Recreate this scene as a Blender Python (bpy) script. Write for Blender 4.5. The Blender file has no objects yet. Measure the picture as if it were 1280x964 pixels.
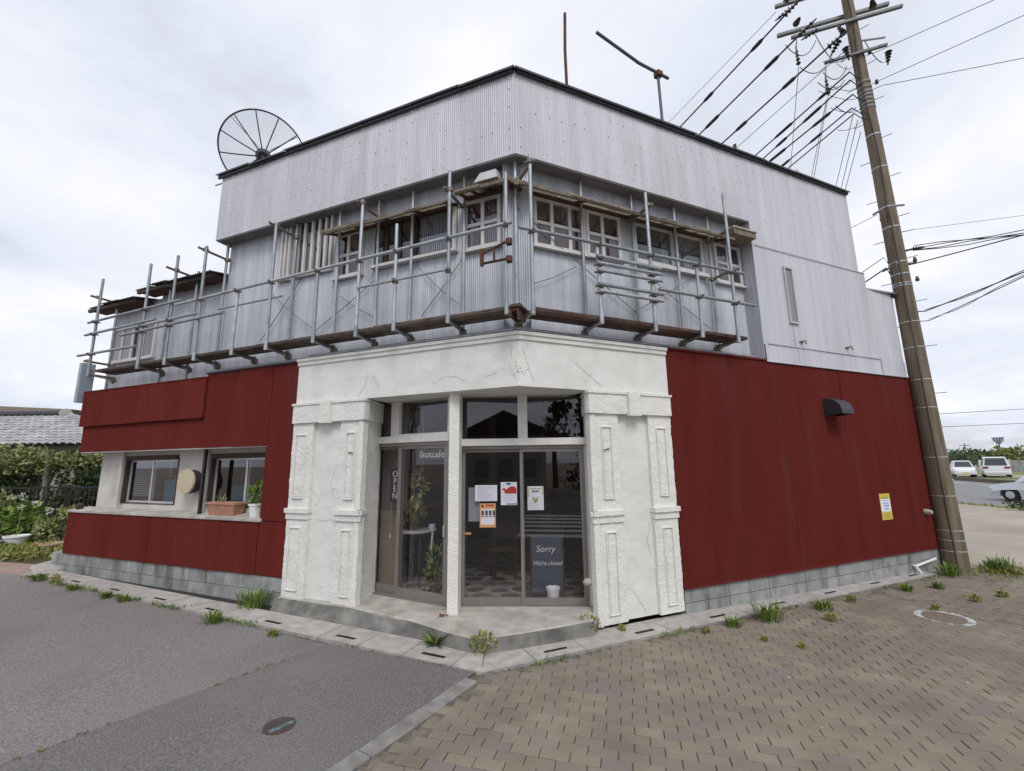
import bpy, bmesh, math, random
from math import sin, cos, pi, radians, sqrt, atan2
from mathutils import Vector, Matrix, noise
random.seed(7)
S = bpy.context.scene
# ------------------------------------------------------------------ camera
H, PITCH, ROLL, FPX = 1.94, 0.17748, -0.0127, 540.4
fwd = Vector((0, cos(PITCH), sin(PITCH))); up0 = Vector((0, -sin(PITCH), cos(PITCH))); rt0 = Vector((1, 0, 0))
rt = rt0*cos(ROLL) + up0*sin(ROLL); up = -rt0*sin(ROLL) + up0*cos(ROLL)
cd = bpy.data.cameras.new('camera'); cam = bpy.data.objects.new('camera', cd); S.collection.objects.link(cam)
cd.sensor_width = 36; cd.lens = 36*FPX/1280; cd.clip_start = .05; cd.clip_end = 3000
m = Matrix((rt, up, -fwd)).transposed().to_4x4(); m.translation = Vector((0, 0, H)); cam.matrix_world = m
S.camera = cam
S.view_settings.view_transform = 'Standard'; S.view_settings.look = 'None'
S.view_settings.exposure = 0.18; S.view_settings.gamma = 1.0
# ------------------------------------------------------------------ sky and sun (bright overcast)
SUN_EL, SUN_AZ = radians(50), radians(168)
W = bpy.data.worlds.new('World'); S.world = W; W.use_nodes = True
nt = W.node_tree; N = nt.nodes; L = nt.links
for n in list(N): N.remove(n)
out = N.new('ShaderNodeOutputWorld'); bg = N.new('ShaderNodeBackground'); bg.inputs[1].default_value = 0.1
sky = N.new('ShaderNodeTexSky'); sky.sky_type = 'NISHITA'; sky.sun_disc = False
sky.sun_elevation = SUN_EL; sky.sun_rotation = SUN_AZ
tc = N.new('ShaderNodeTexCoord')
sep = N.new('ShaderNodeSeparateXYZ'); L.new(tc.outputs['Generated'], sep.inputs[0])
mx = N.new('ShaderNodeMath'); mx.operation = 'MAXIMUM'; L.new(sep.outputs[2], mx.inputs[0]); mx.inputs[1].default_value = 0.0
ad = N.new('ShaderNodeMath'); ad.operation = 'ADD'; L.new(mx.outputs[0], ad.inputs[0]); ad.inputs[1].default_value = 0.22
dv = N.new('ShaderNodeVectorMath'); dv.operation = 'DIVIDE'
cmb = N.new('ShaderNodeCombineXYZ')
for i in range(3): L.new(ad.outputs[0], cmb.inputs[i])
L.new(tc.outputs['Generated'], dv.inputs[0]); L.new(cmb.outputs[0], dv.inputs[1])
n1 = N.new('ShaderNodeTexNoise'); n1.inputs['Scale'].default_value = 1.15; n1.inputs['Detail'].default_value = 9; n1.inputs['Roughness'].default_value = .56
n1.inputs['Distortion'].default_value = .35
mp = N.new('ShaderNodeMapping'); mp.inputs['Location'].default_value = (3.1, 1.7, 0.4); L.new(dv.outputs[0], mp.inputs[0]); L.new(mp.outputs[0], n1.inputs[0])
cr = N.new('ShaderNodeValToRGB'); L.new(n1.outputs[0], cr.inputs[0])
e = cr.color_ramp.elements
e[0].position = .33; e[0].color = (5.7, 5.9, 6.5, 1); e[1].position = .64; e[1].color = (9.0, 9.05, 9.4, 1)
k = e.new(.47); k.color = (7.3, 7.65, 8.7, 1)
mix = N.new('ShaderNodeMixRGB'); mix.inputs[0].default_value = .95
L.new(sky.outputs[0], mix.inputs[1]); L.new(cr.outputs[0], mix.inputs[2]); L.new(mix.outputs[0], bg.inputs[0]); L.new(bg.outputs[0], out.inputs[0])
sd = bpy.data.lights.new('sun', 'SUN'); sd.energy = 1.5; sd.angle = radians(22); sd.color = (1, .98, .95)
so = bpy.data.objects.new('sun', sd); S.collection.objects.link(so)
sv = Vector((sin(SUN_AZ)*cos(SUN_EL), cos(SUN_AZ)*cos(SUN_EL), sin(SUN_EL)))
so.rotation_euler = sv.to_track_quat('Z', 'Y').to_euler(); so.location = (0, -20, 30)

# ------------------------------------------------------------------ helpers
COL = S.collection
def g(x): return -0.0115*max(-14, min(14, x))
class Fr:
    """wall frame: u along the wall, o outward, z up"""
    def __init__(s, origin, d, n): s.o = Vector(origin); s.d = Vector(d).normalized(); s.n = Vector(n).normalized()
    def p(s, u, o, z): return Vector((s.o.x + s.d.x*u + s.n.x*o, s.o.y + s.d.y*u + s.n.y*o, s.o.z + z))
K = (0.087, 5.112, 0)
aL, aR = 0.37742, 0.40709
FL = Fr(K, (-cos(aL), sin(aL), 0), (-sin(aL), -cos(aL), 0))
FR = Fr(K, (cos(aR), sin(aR), 0), (sin(aR), -cos(aR), 0))
dA, dB = Vector((-1.959, 6.491, 0)), Vector((-.869, 5.897, 0)); dd = (dB-dA).normalized()
FD = Fr(dA, dd, (dd.y, -dd.x, 0))
wA, wB = Vector((-.695, 5.89, 0)), Vector((.948, 5.826, 0)); wd = (wB-wA).normalized()
FW = Fr(wA, wd, (wd.y, -wd.x, 0))
FG = Fr((0, 0, 0), (1, 0, 0), (0, 1, 0))

class MB:
    def __init__(s): s.v = []; s.f = []; s.a = []; s.cur = 0.0
    def quadv(s, pts):
        i = len(s.v); s.v += [tuple(p) for p in pts]; s.f.append(tuple(range(i, i+len(pts)))); s.a.append(s.cur); return s
    def hexa(s, b, t):
        i = len(s.v); s.v += [tuple(p) for p in b] + [tuple(p) for p in t]; n = len(b)
        s.f.append(tuple(i+k for k in reversed(range(n)))); s.f.append(tuple(i+n+k for k in range(n)))
        for k in range(n): s.f.append((i+k, i+(k+1) % n, i+n+(k+1) % n, i+n+k))
        s.a += [s.cur]*(n+2); return s
    def box(s, F, u0, u1, o0, o1, z0, z1):
        return s.hexa([F.p(u0, o0, z0), F.p(u1, o0, z0), F.p(u1, o1, z0), F.p(u0, o1, z0)], [F.p(u0, o0, z1), F.p(u1, o0, z1), F.p(u1, o1, z1), F.p(u0, o1, z1)])
    def prism(s, poly, z0, z1):
        return s.hexa([(x, y, z0) for x, y in poly], [(x, y, z1) for x, y in poly])
    def tube(s, pts, r, n=8, cap=True):
        pts = [Vector(p) for p in pts]; rs = r if isinstance(r, (list, tuple)) else [r]*len(pts)
        i0 = len(s.v); ref = None
        for k, p in enumerate(pts):
            t = (pts[min(k+1, len(pts)-1)] - pts[max(k-1, 0)]).normalized()
            if ref is None: ref = Vector((0, 0, 1)) if abs(t.z) < .9 else Vector((1, 0, 0))
            a = t.cross(ref).normalized(); b = t.cross(a).normalized(); ref = -b if False else ref
            for j in range(n):
                q = 2*pi*j/n; s.v.append(tuple(p + a*cos(q)*rs[k] + b*sin(q)*rs[k]))
        for k in range(len(pts)-1):
            for j in range(n):
                s.f.append((i0+k*n+j, i0+k*n+(j+1) % n, i0+(k+1)*n+(j+1) % n, i0+(k+1)*n+j)); s.a.append(s.cur)
        if cap:
            s.f.append(tuple(i0+j for j in reversed(range(n)))); s.f.append(tuple(i0+(len(pts)-1)*n+j for j in range(n))); s.a += [s.cur]*2
        return s
    def lathe(s, c, prof, n=20, axis=None):
        c = Vector(c); ax = Vector(axis or (0, 0, 1)).normalized(); r_ = Vector((1, 0, 0)) if abs(ax.x) < .9 else Vector((0, 1, 0))
        a = ax.cross(r_).normalized(); b = ax.cross(a); i0 = len(s.v)
        for r, h in prof:
            for j in range(n):
                q = 2*pi*j/n; s.v.append(tuple(c + ax*h + (a*cos(q)+b*sin(q))*r))
        for k in range(len(prof)-1):
            for j in range(n):
                s.f.append((i0+k*n+j, i0+k*n+(j+1) % n, i0+(k+1)*n+(j+1) % n, i0+(k+1)*n+j)); s.a.append(s.cur)
        s.f.append(tuple(i0+j for j in range(n))); s.f.append(tuple(i0+(len(prof)-1)*n+j for j in range(n))); s.a += [s.cur]*2
        return s
    def grid(s, fn, us, vs):
        i0 = len(s.v); nv = len(vs)
        for u in us:
            for v in vs: s.v.append(tuple(fn(u, v)))
        for i in range(len(us)-1):
            for j in range(nv-1):
                s.f.append((i0+i*nv+j, i0+(i+1)*nv+j, i0+(i+1)*nv+j+1, i0+i*nv+j+1)); s.a.append(s.cur)
        return s
    def build(s, name, mat, parent=None, smooth=False, bevel=0, attr=False, recalc=True, **props):
        off = Vector((0, 0, 0)); q = parent
        while q is not None: off += q.location; q = q.parent
        me = bpy.data.meshes.new(name); me.from_pydata([(x-off.x, y-off.y, z-off.z) for x, y, z in s.v], [], s.f)
        if attr:
            at = me.attributes.new('rnd', 'FLOAT', 'FACE'); at.data.foreach_set('value', s.a)
        if recalc or bevel:
            bm = bmesh.new(); bm.from_mesh(me)
            if bevel: bmesh.ops.bevel(bm, geom=bm.edges[:], offset=bevel, segments=1, affect='EDGES', clamp_overlap=True)
            if recalc: bmesh.ops.recalc_face_normals(bm, faces=bm.faces[:])
            bm.to_mesh(me); bm.free()
        if smooth:
            me.polygons.foreach_set('use_smooth', [True]*len(me.polygons))
            if smooth == 'auto':
                me.set_sharp_from_angle(angle=radians(40))
        me.materials.append(mat); o = bpy.data.objects.new(name, me); COL.objects.link(o)
        if parent is not None: o.parent = parent
        for k_, v_ in props.items(): o[k_] = v_
        return o
def thing(name, loc, label, cat, group=None):
    o = bpy.data.objects.new(name, None); COL.objects.link(o); o.location = loc; o.empty_display_size = .1
    o['label'] = label; o['category'] = cat
    if group: o['group'] = group
    return o
def tag(o, label, cat, group=None):
    o['label'] = label; o['category'] = cat
    if group: o['group'] = group
    return o
def inst(src, parent, loc, rz=0, name=None, scale=None):
    o = src.copy(); COL.objects.link(o); o.parent = parent; o.location = loc; o.rotation_euler = (0, 0, rz)
    if name: o.name = name
    if scale: o.scale = scale
    return o

# ------------------------------------------------------------------ materials
MATS = {}
def mat(name, col, rough=.7, metal=0, col2=None, nscale=6, detail=5, stretch=(1, 1, 1), contrast=(.35, .7), bump=0, bscale=60, bdetail=3, spec=.5,
        col3=None, n3scale=1.2, c3=(.55, .75), stretch3=(1, 1, 1), rnd=0, obj=False, voro=0, vscale=90, speck=None, speckscale=120, speckth=.12, alpha=None, rcol=None):
    if name in MATS: return MATS[name]
    m = bpy.data.materials.new(name); m.use_nodes = True; t = m.node_tree; N = t.nodes; L = t.links
    b = N['Principled BSDF']; b.inputs['Roughness'].default_value = rough; b.inputs['Metallic'].default_value = metal
    b.inputs['Specular IOR Level'].default_value = spec
    geo = N.new('ShaderNodeNewGeometry') if not obj else N.new('ShaderNodeTexCoord')
    P = geo.outputs['Position'] if not obj else geo.outputs['Object']
    def nz(scale, det, st):
        mp = N.new('ShaderNodeMapping'); mp.inputs['Scale'].default_value = st; L.new(P, mp.inputs[0])
        n = N.new('ShaderNodeTexNoise'); n.inputs['Scale'].default_value = scale; n.inputs['Detail'].default_value = det; L.new(mp.outputs[0], n.inputs[0]); return n.outputs[0]
    def ramp(src, lo, hi, c0, c1):
        r = N.new('ShaderNodeValToRGB'); r.color_ramp.elements[0].position = lo; r.color_ramp.elements[1].position = hi
        r.color_ramp.elements[0].color = (*c0, 1); r.color_ramp.elements[1].color = (*c1, 1); L.new(src, r.inputs[0]); return r.outputs[0]
    cur = None
    if col2 is not None: cur = ramp(nz(nscale, detail, stretch), contrast[0], contrast[1], col, col2)
    if col3 is not None:
        f = ramp(nz(n3scale, 6, stretch3), c3[0], c3[1], (0, 0, 0), (1, 1, 1)); mm = N.new('ShaderNodeMixRGB'); L.new(f, mm.inputs[0])
        if cur is None: mm.inputs[1].default_value = (*col, 1)
        else: L.new(cur, mm.inputs[1])
        mm.inputs[2].default_value = (*col3, 1); cur = mm.outputs[0]
    if speck is not None:
        v = N.new('ShaderNodeTexVoronoi'); v.inputs['Scale'].default_value = speckscale; L.new(P, v.inputs[0])
        f = ramp(v.outputs['Distance'], speckth, speckth+.08, (1, 1, 1), (0, 0, 0))
        v2 = N.new('ShaderNodeSeparateColor'); L.new(v.outputs['Color'], v2.inputs[0])
        gt = N.new('ShaderNodeMath'); gt.operation = 'GREATER_THAN'; gt.inputs[1].default_value = .6; L.new(v2.outputs[0], gt.inputs[0])
        mu = N.new('ShaderNodeMath'); mu.operation = 'MULTIPLY'; L.new(f, mu.inputs[0]); L.new(gt.outputs[0], mu.inputs[1])
        mm = N.new('ShaderNodeMixRGB'); L.new(mu.outputs[0], mm.inputs[0])
        if cur is None: mm.inputs[1].default_value = (*col, 1)
        else: L.new(cur, mm.inputs[1])
        mm.inputs[2].default_value = (*speck, 1); cur = mm.outputs[0]
    if rnd:
        oi = N.new('ShaderNodeObjectInfo'); at = N.new('ShaderNodeAttribute'); at.attribute_name = 'rnd'
        a = N.new('ShaderNodeMath'); a.operation = 'ADD'; L.new(oi.outputs['Random'], a.inputs[0]); L.new(at.outputs['Fac'], a.inputs[1])
        fr = N.new('ShaderNodeMath'); fr.operation = 'FRACT'; L.new(a.outputs[0], fr.inputs[0])
        mr = N.new('ShaderNodeMapRange'); mr.inputs[3].default_value = 1-rnd; mr.inputs[4].default_value = 1+rnd; L.new(fr.outputs[0], mr.inputs[0])
        hs = N.new('ShaderNodeHueSaturation'); L.new(mr.outputs[0], hs.inputs['Value'])
        if cur is None: hs.inputs['Color'].default_value = (*col, 1)
        else: L.new(cur, hs.inputs['Color'])
        cur = hs.outputs[0]
        if rcol is not None:
            m7 = N.new('ShaderNodeMath'); m7.operation = 'MULTIPLY'; m7.inputs[1].default_value = 7.31; L.new(fr.outputs[0], m7.inputs[0])
            f7 = N.new('ShaderNodeMath'); f7.operation = 'FRACT'; L.new(m7.outputs[0], f7.inputs[0])
            g7 = N.new('ShaderNodeMapRange'); g7.inputs[1].default_value = .74; g7.inputs[2].default_value = 1.0; L.new(f7.outputs[0], g7.inputs[0])
            x7 = N.new('ShaderNodeMixRGB'); x7.inputs[2].default_value = (*rcol, 1); L.new(g7.outputs[0], x7.inputs[0]); L.new(cur, x7.inputs[1]); cur = x7.outputs[0]
    if cur is None: b.inputs['Base Color'].default_value = (*col, 1)
    else: L.new(cur, b.inputs['Base Color'])
    if bump or voro:
        bp = N.new('ShaderNodeBump'); bp.inputs['Strength'].default_value = 1; bp.inputs['Distance'].default_value = bump or voro
        if voro:
            v = N.new('ShaderNodeTexVoronoi'); v.inputs['Scale'].default_value = vscale; L.new(P, v.inputs[0]); L.new(v.outputs['Distance'], bp.inputs['Height'])
        else: L.new(nz(bscale, bdetail, (1, 1, 1)), bp.inputs['Height'])
        L.new(bp.outputs[0], b.inputs['Normal'])
    MATS[name] = m; return m
def glass(name, tint=(1, 1, 1), ior=1.5):
    m = bpy.data.materials.new(name); m.use_nodes = True; t = m.node_tree; N = t.nodes; L = t.links; N.remove(N['Principled BSDF'])
    o = N['Material Output']; tr = N.new('ShaderNodeBsdfTransparent'); tr.inputs[0].default_value = (*tint, 1)
    gl = N.new('ShaderNodeBsdfGlossy'); gl.inputs['Roughness'].default_value = .015; gl.inputs[0].default_value = (.95, .97, 1, 1)
    fr = N.new('ShaderNodeFresnel'); fr.inputs[0].default_value = ior; geo = N.new('ShaderNodeNewGeometry')
    one = N.new('ShaderNodeMath'); one.operation = 'SUBTRACT'; one.inputs[0].default_value = 1; L.new(geo.outputs['Backfacing'], one.inputs[1])
    mu = N.new('ShaderNodeMath'); mu.operation = 'MULTIPLY'; L.new(fr.outputs[0], mu.inputs[0]); L.new(one.outputs[0], mu.inputs[1])
    m2 = N.new('ShaderNodeMath'); m2.operation = 'MULTIPLY'; m2.inputs[1].default_value = 2.0; L.new(mu.outputs[0], m2.inputs[0])
    ms = N.new('ShaderNodeMixShader'); L.new(m2.outputs[0], ms.inputs[0]); L.new(tr.outputs[0], ms.inputs[1]); L.new(gl.outputs[0], ms.inputs[2]); L.new(ms.outputs[0], o.inputs[0])
    return m
M_GLASS = glass('shop_glass', (.94, .92, .93)); M_GLASS2 = glass('window_glass', (.85, .85, .88))
M_ASPH = mat('old_asphalt', (.150, .134, .131), .95, col2=(.285, .262, .255), nscale=62, detail=3, contrast=(.33, .70), bump=.007, bscale=85, bdetail=3, spec=.3, col3=(.155, .137, .133), n3scale=.7, c3=(.5, .78), speck=(.46, .44, .43), speckscale=70, speckth=.15)
M_ASPH2 = mat('new_asphalt', (.112, .101, .098), .95, col2=(.222, .205, .199), nscale=60, detail=3, contrast=(.33, .7), bump=.007, bscale=90, bdetail=3, spec=.3, col3=(.20, .185, .175), n3scale=.8, c3=(.5, .8), speck=(.40, .385, .375), speckscale=62, speckth=.12)
M_ROAD = mat('far_asphalt', (.19, .19, .195), .9, col2=(.22, .22, .225), nscale=.4)
M_DIRT = mat('dirt', (.22, .175, .135), .95, col2=(.32, .265, .21), nscale=1.1, detail=8, bump=.012, bscale=25, bdetail=6, col3=(.17, .13, .10), n3scale=.35, c3=(.5, .75), speck=(.42, .37, .31), speckscale=30, speckth=.14)
M_JOINT = mat('joint_sand', (.125, .105, .08), .95, col2=(.22, .188, .14), nscale=9)
M_PAVER = mat('paver', (.190, .163, .125), .92, col2=(.272, .236, .182), nscale=2.2, detail=8, contrast=(.33, .68), rnd=.08, spec=.3, bump=.004, bscale=120, bdetail=5, col3=(.175, .150, .120), n3scale=1.1, c3=(.52, .72), speck=(.36, .33, .28), speckscale=60, speckth=.09, rcol=(.205, .176, .158))
M_LID = mat('gutter_concrete', (.34, .315, .295), .9, col2=(.47, .435, .405), nscale=9, detail=7, bump=.002, bscale=160, rnd=.06, col3=(.30, .25, .20), n3scale=2.2, c3=(.6, .78), speck=(.22, .21, .2), speckscale=110, speckth=.10)
M_KERB = mat('kerb_concrete', (.17, .158, .148), .92, col2=(.31, .295, .278), nscale=7, detail=8, bump=.004, bscale=80, rnd=.12)
M_STEP = mat('step_concrete', (.32, .30, .265), .88, col2=(.50, .475, .43), nscale=4, detail=7, bump=.003, bscale=70, col3=(.36, .265, .19), n3scale=3.5, c3=(.60, .72))
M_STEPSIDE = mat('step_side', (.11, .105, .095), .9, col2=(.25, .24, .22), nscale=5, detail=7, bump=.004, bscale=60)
M_BLOCK = mat('concrete_block', (.24, .245, .245), .93, col2=(.34, .345, .345), nscale=5, detail=7, bump=.003, bscale=130, rnd=.10, col3=(.12, .115, .10), n3scale=1.6, c3=(.50, .72), stretch3=(3, 3, .9))
M_STUC = mat('stucco', (.70, .69, .645), .86, col2=(.78, .772, .73), nscale=5, detail=6, bump=.011, bscale=40, bdetail=5, col3=(.63, .615, .57), n3scale=2.0, c3=(.6, .82), stretch3=(1, 1, .5))
M_STUCS = mat('smooth_stucco', (.68, .67, .63), .85, col2=(.75, .745, .71), nscale=4, detail=6, bump=.004, bscale=14, bdetail=3, col3=(.62, .605, .56), n3scale=1.5, c3=(.62, .85), stretch3=(1, 1, .5))
M_CRACK = mat('crack', (.46, .445, .41), .95)
M_WOODW = mat('white_timber', (.70, .685, .64), .6, col2=(.60, .58, .53), nscale=8, contrast=(.5, .8), bump=.002, bscale=30)
M_CORR = mat('galvanised_sheet', (.45, .448, .485), .52, .12, col2=(.56, .558, .60), nscale=2.6, detail=7, stretch=(3, 3, .25), contrast=(.3, .72), bump=.002, bscale=12, rnd=.03, col3=(.44, .42, .43), n3scale=1.1, c3=(.55, .8), stretch3=(2, 2, .5))
M_CORRLIT = mat('brightened_sheet', (.50, .50, .545), .6, .05, col2=(.60, .60, .645), nscale=2.2, detail=8, stretch=(4, 4, .2), contrast=(.3, .72), bump=.002, bscale=12, rnd=.03, col3=(.46, .445, .46), n3scale=1.1, c3=(.56, .8), stretch3=(3, 3, .3))  # light painted into the colour: paler copy of galvanised sheet for right wall
M_CORRB = mat('blue_grey_sheet', (.41, .425, .465), .42, .25, col2=(.54, .555, .60), nscale=3, detail=7, stretch=(3, 3, .25), rnd=.05, bump=.002, bscale=12, col3=(.33, .29, .27), n3scale=2.4, c3=(.62, .8), stretch3=(3, 3, .3))
M_SOFFIT = mat('soffit_board', (.20, .19, .195), .85, col2=(.13, .12, .12), nscale=3)
M_RED = mat('oxide_red_sheet', (.136, .0200, .0150), .75, col2=(.110, .0148, .0112), nscale=1.6, detail=8, stretch=(2.2, 2.2, .35), contrast=(.32, .72), bump=.0015, bscale=15, rnd=.04, spec=.14, col3=(.122, .031, .025), n3scale=1.3, c3=(.55, .82), stretch3=(2.5, 2.5, .35))
M_ROOF = mat('dark_roof_edge', (.035, .037, .045), .6, .2, col2=(.06, .06, .065), nscale=12)
M_ROOF2 = mat('old_annex_roof', (.10, .085, .08), .85, col2=(.17, .15, .14), nscale=6, stretch=(3, 3, 1))
M_GALV = mat('galvanised_pipe', (.40, .43, .45), .38, .55, col2=(.27, .29, .31), nscale=7, detail=6, contrast=(.4, .75), rnd=.22, col3=(.23, .155, .11), n3scale=3.2, c3=(.62, .75))
M_RUST = mat('rusty_steel', (.065, .026, .020), .85, .1, col2=(.115, .052, .036), nscale=9, detail=6, rnd=.25, bump=.002, bscale=60)
M_PLANK = mat('rusted_plank', (.085, .042, .034), .85, .1, col2=(.15, .10, .075), nscale=6, detail=7, rnd=.25, bump=.003, bscale=40, stretch=(1, 1, 3))
M_PLANKG = mat('weathered_plank', (.095, .07, .055), .88, .1, col2=(.19, .155, .125), nscale=6, detail=7, rnd=.25, bump=.003, bscale=40, stretch=(1, 1, 3))
M_CLAMP = mat('clamp_steel', (.17, .13, .10), .6, .5, col2=(.26, .23, .20), nscale=30)
M_ALU = mat('bronze_aluminium', (.235, .21, .195), .42, .35, col2=(.27, .245, .225), nscale=5)
M_ALUW = mat('silver_aluminium', (.58, .58, .58), .4, .4, col2=(.50, .50, .50), nscale=5)
M_FRAMEW = mat('white_window_frame', (.62, .615, .60), .6, col2=(.52, .51, .49), nscale=9)
M_DKWOOD = mat('dark_wood', (.035, .02, .016), .75, col2=(.055, .032, .025), nscale=9, stretch=(6, 6, 1))
M_CURT = mat('maroon_curtain', (.07, .028, .026), .9, col2=(.12, .055, .045), nscale=9, stretch=(5, 5, .6), detail=4)
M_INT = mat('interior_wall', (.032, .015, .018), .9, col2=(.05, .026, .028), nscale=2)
M_INTF = mat('mortar_floor', (.29, .255, .225), .9, col2=(.37, .33, .29), nscale=9)
M_STONE = mat('floor_stone', (.095, .10, .092), .55, col2=(.15, .145, .13), nscale=5, rnd=.25, bump=.004, bscale=25)
M_AWN = mat('fibre_awning', (.27, .23, .17), .8, col2=(.42, .37, .29), nscale=4, detail=7, stretch=(2, 2, 2), rnd=.22, col3=(.12, .08, .06), n3scale=3, c3=(.55, .75))
def translucent(m, f=.45):
    t = m.node_tree; b = t.nodes['Principled BSDF']; o = t.nodes['Material Output']; tr = t.nodes.new('ShaderNodeBsdfTranslucent'); mx_ = t.nodes.new('ShaderNodeMixShader'); mx_.inputs[0].default_value = f
    l_ = b.inputs['Base Color'].links; 
    if l_: t.links.new(l_[0].from_socket, tr.inputs[0])
    t.links.new(b.outputs[0], mx_.inputs[1]); t.links.new(tr.outputs[0], mx_.inputs[2]); t.links.new(mx_.outputs[0], o.inputs[0])
translucent(M_AWN)
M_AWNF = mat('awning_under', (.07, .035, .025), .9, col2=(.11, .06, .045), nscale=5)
M_PALE = mat('pale_render', (.50, .475, .44), .85, col2=(.60, .575, .54), nscale=3, detail=6, bump=.002, bscale=60, col3=(.40, .37, .34), n3scale=1.6, c3=(.6, .85))
M_BLACK = mat('black_paint', (.012, .012, .014), .5)
M_WHITE = mat('white_paint', (.75, .75, .74), .55)
M_POLEC = mat('pole_concrete', (.100, .075, .056), .9, col2=(.215, .170, .118), nscale=3.0, detail=7, stretch=(5, 5, .35), contrast=(.3, .7), bump=.002, bscale=70, col3=(.085, .078, .035), n3scale=2.0, c3=(.55, .75), stretch3=(6, 6, .3))
M_CABLE = mat('black_cable', (.02, .022, .03), .55)
M_WIREG = mat('grey_wire', (.10, .10, .12), .5)
M_INSUL = mat('insulator', (.03, .022, .025), .3)
M_LEAF = mat('leaf_green', (.10, .17, .025), .6, rnd=.5, col2=(.17, .23, .045), nscale=9)
M_LEAFD = mat('leaf_dark', (.035, .06, .018), .65, rnd=.45, col2=(.085, .10, .03), nscale=1.5)
M_LEAFY = mat('leaf_yellow', (.19, .22, .05), .6, rnd=.35, col2=(.27, .27, .07), nscale=2.5)
M_LEAFP = mat('leaf_pale', (.16, .20, .06), .6, rnd=.4, col2=(.28, .28, .12), nscale=2.5)
M_BARK = mat('bark', (.09, .065, .045), .9, col2=(.14, .11, .08), nscale=12, stretch=(1, 1, .2))
M_PAPER = mat('paper', (.74, .76, .82), .8)
M_TILE = mat('roof_tile', (.30, .29, .29), .5, rnd=.2, col2=(.40, .39, .39), nscale=3)
M_TERRA = mat('terracotta', (.36, .17, .115), .85, col2=(.43, .23, .165), nscale=9)
M_CAR = mat('white_car_paint', (.74, .75, .77), .25, 0, spec=.6)
M_CARS = mat('silver_car_paint', (.60, .63, .66), .22, .3, spec=.6)
M_TYRE = mat('tyre_rubber', (.015, .015, .016), .85)
M_CARG = mat('car_glass', (.03, .035, .045), .08, 0, spec=.8)
def flat(name, col, rough=.8): return mat(name, col, rough)

# ================================================================== GROUND
def sheet(poly, dz, name, mt, sub=None, **pr):
    b = MB(); b.quadv([(x, y, g(x)+dz) for x, y in poly]); return b.build(name, mt, recalc=False, kind='structure', **pr)
xs = [-1500, -60, -14, -7, 0, 7, 14, 60, 1500]; ys = [-1500, -40, -6, 0, 6, 14, 40, 1500]
b = MB(); b.grid(lambda x, y: (x, y, g(x)-.05), xs, ys); b.build('ground', M_DIRT, recalc=False, kind='structure')
GC = Vector((-.319, 4.461, 0)); GLd = Vector((-9.177, 3.977, 0)).normalized(); GRd = Vector((8.533, 4.0, 0)).normalized()
KD = Vector((.50, .866, 0)); KD = Vector((cos(radians(58.5)), sin(radians(58.5)), 0)); KN = Vector((KD.y, -KD.x, 0))
def kp(t, o): q = GC - KD*t + KN*o; return (q.x, q.y)
def glp(t, o=0): q = GC + GLd*t + Vector((GLd.y, -GLd.x, 0))*o; return (q.x, q.y)      # o>0 : towards the building
def grp(t, o=0): q = GC + GRd*t + Vector((-GRd.y, GRd.x, 0))*o; return (q.x, q.y)
# asphalt: old, then the newer strip next to the kerb
sm = lambda t: (-2.102-.566*t, 5.072-.824*t)
def strip(pts_a, pts_b, dz, name, mt):
    b = MB()
    for i in range(len(pts_a)-1):
        b.quadv([(pts_a[i][0], pts_a[i][1], g(pts_a[i][0])+dz), (pts_a[i+1][0], pts_a[i+1][1], g(pts_a[i+1][0])+dz), (pts_b[i+1][0], pts_b[i+1][1], g(pts_b[i+1][0])+dz), (pts_b[i][0], pts_b[i][1], g(pts_b[i][0])+dz)])
    return b.build(name, mt, kind='structure', recalc=False)
SEAM = [sm(-.08+.12*k) for k in range(118)]; SEAM = [(x+.022*noise.noise((k*.35, 2, 1))+.012*noise.noise((k*1.3, 7, 1)), y+.02*noise.noise((k*.5, 9, 4))) for k, (x, y) in enumerate(SEAM)]
strip([sm(-.08), sm(3), sm(7), sm(14)], [glp(9.5), glp(16), (-26, 6), (-30, -14)], -.002, 'asphalt_road', M_ASPH)
strip([kp(-.02+.12*k, -.06) for k in range(118)], SEAM, .002, 'asphalt_road_patch', M_ASPH2)
fq0 = MB().quadv([(x, y, g(x)-.004) for x, y in [(-2.85, .70), (-14, -16), (60, -16), (60, .70), (9.6, .70)]]).build('cross_street', M_ASPH2, kind='structure', recalc=False)
b = MB()
for k in range(6): b.quadv([(x, y, g(x)+.002) for x, y in [(-.4, -.7-.9*k), (3.4, -.7-.9*k), (3.4, -.25-.9*k), (-.4, -.25-.9*k)]])
b.build('crossing_stripes', M_WHITE, kind='structure', recalc=False)
# kerb stones
kerb = MB().prism([kp(-.05, -.09), kp(-.05, .12), kp(14, .12), kp(14, -.09)], -.12, -.012).build('kerb', M_JOINT, kind='structure')
t = .15
for i in range(12):
    w_ = .6; q = [kp(t+.006, -.07), kp(t+.006, .065 + .01*(i % 2)), kp(t+w_-.006, .065), kp(t+w_-.006, -.07)]
    b = MB(); b.hexa([(x, y, g(x)-.1) for x, y in q], [(x, y, g(x)+.012+.003*(i % 3)) for x, y in q]); b.build('kerb_stone', M_KERB, kerb, bevel=.006); t += w_
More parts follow.
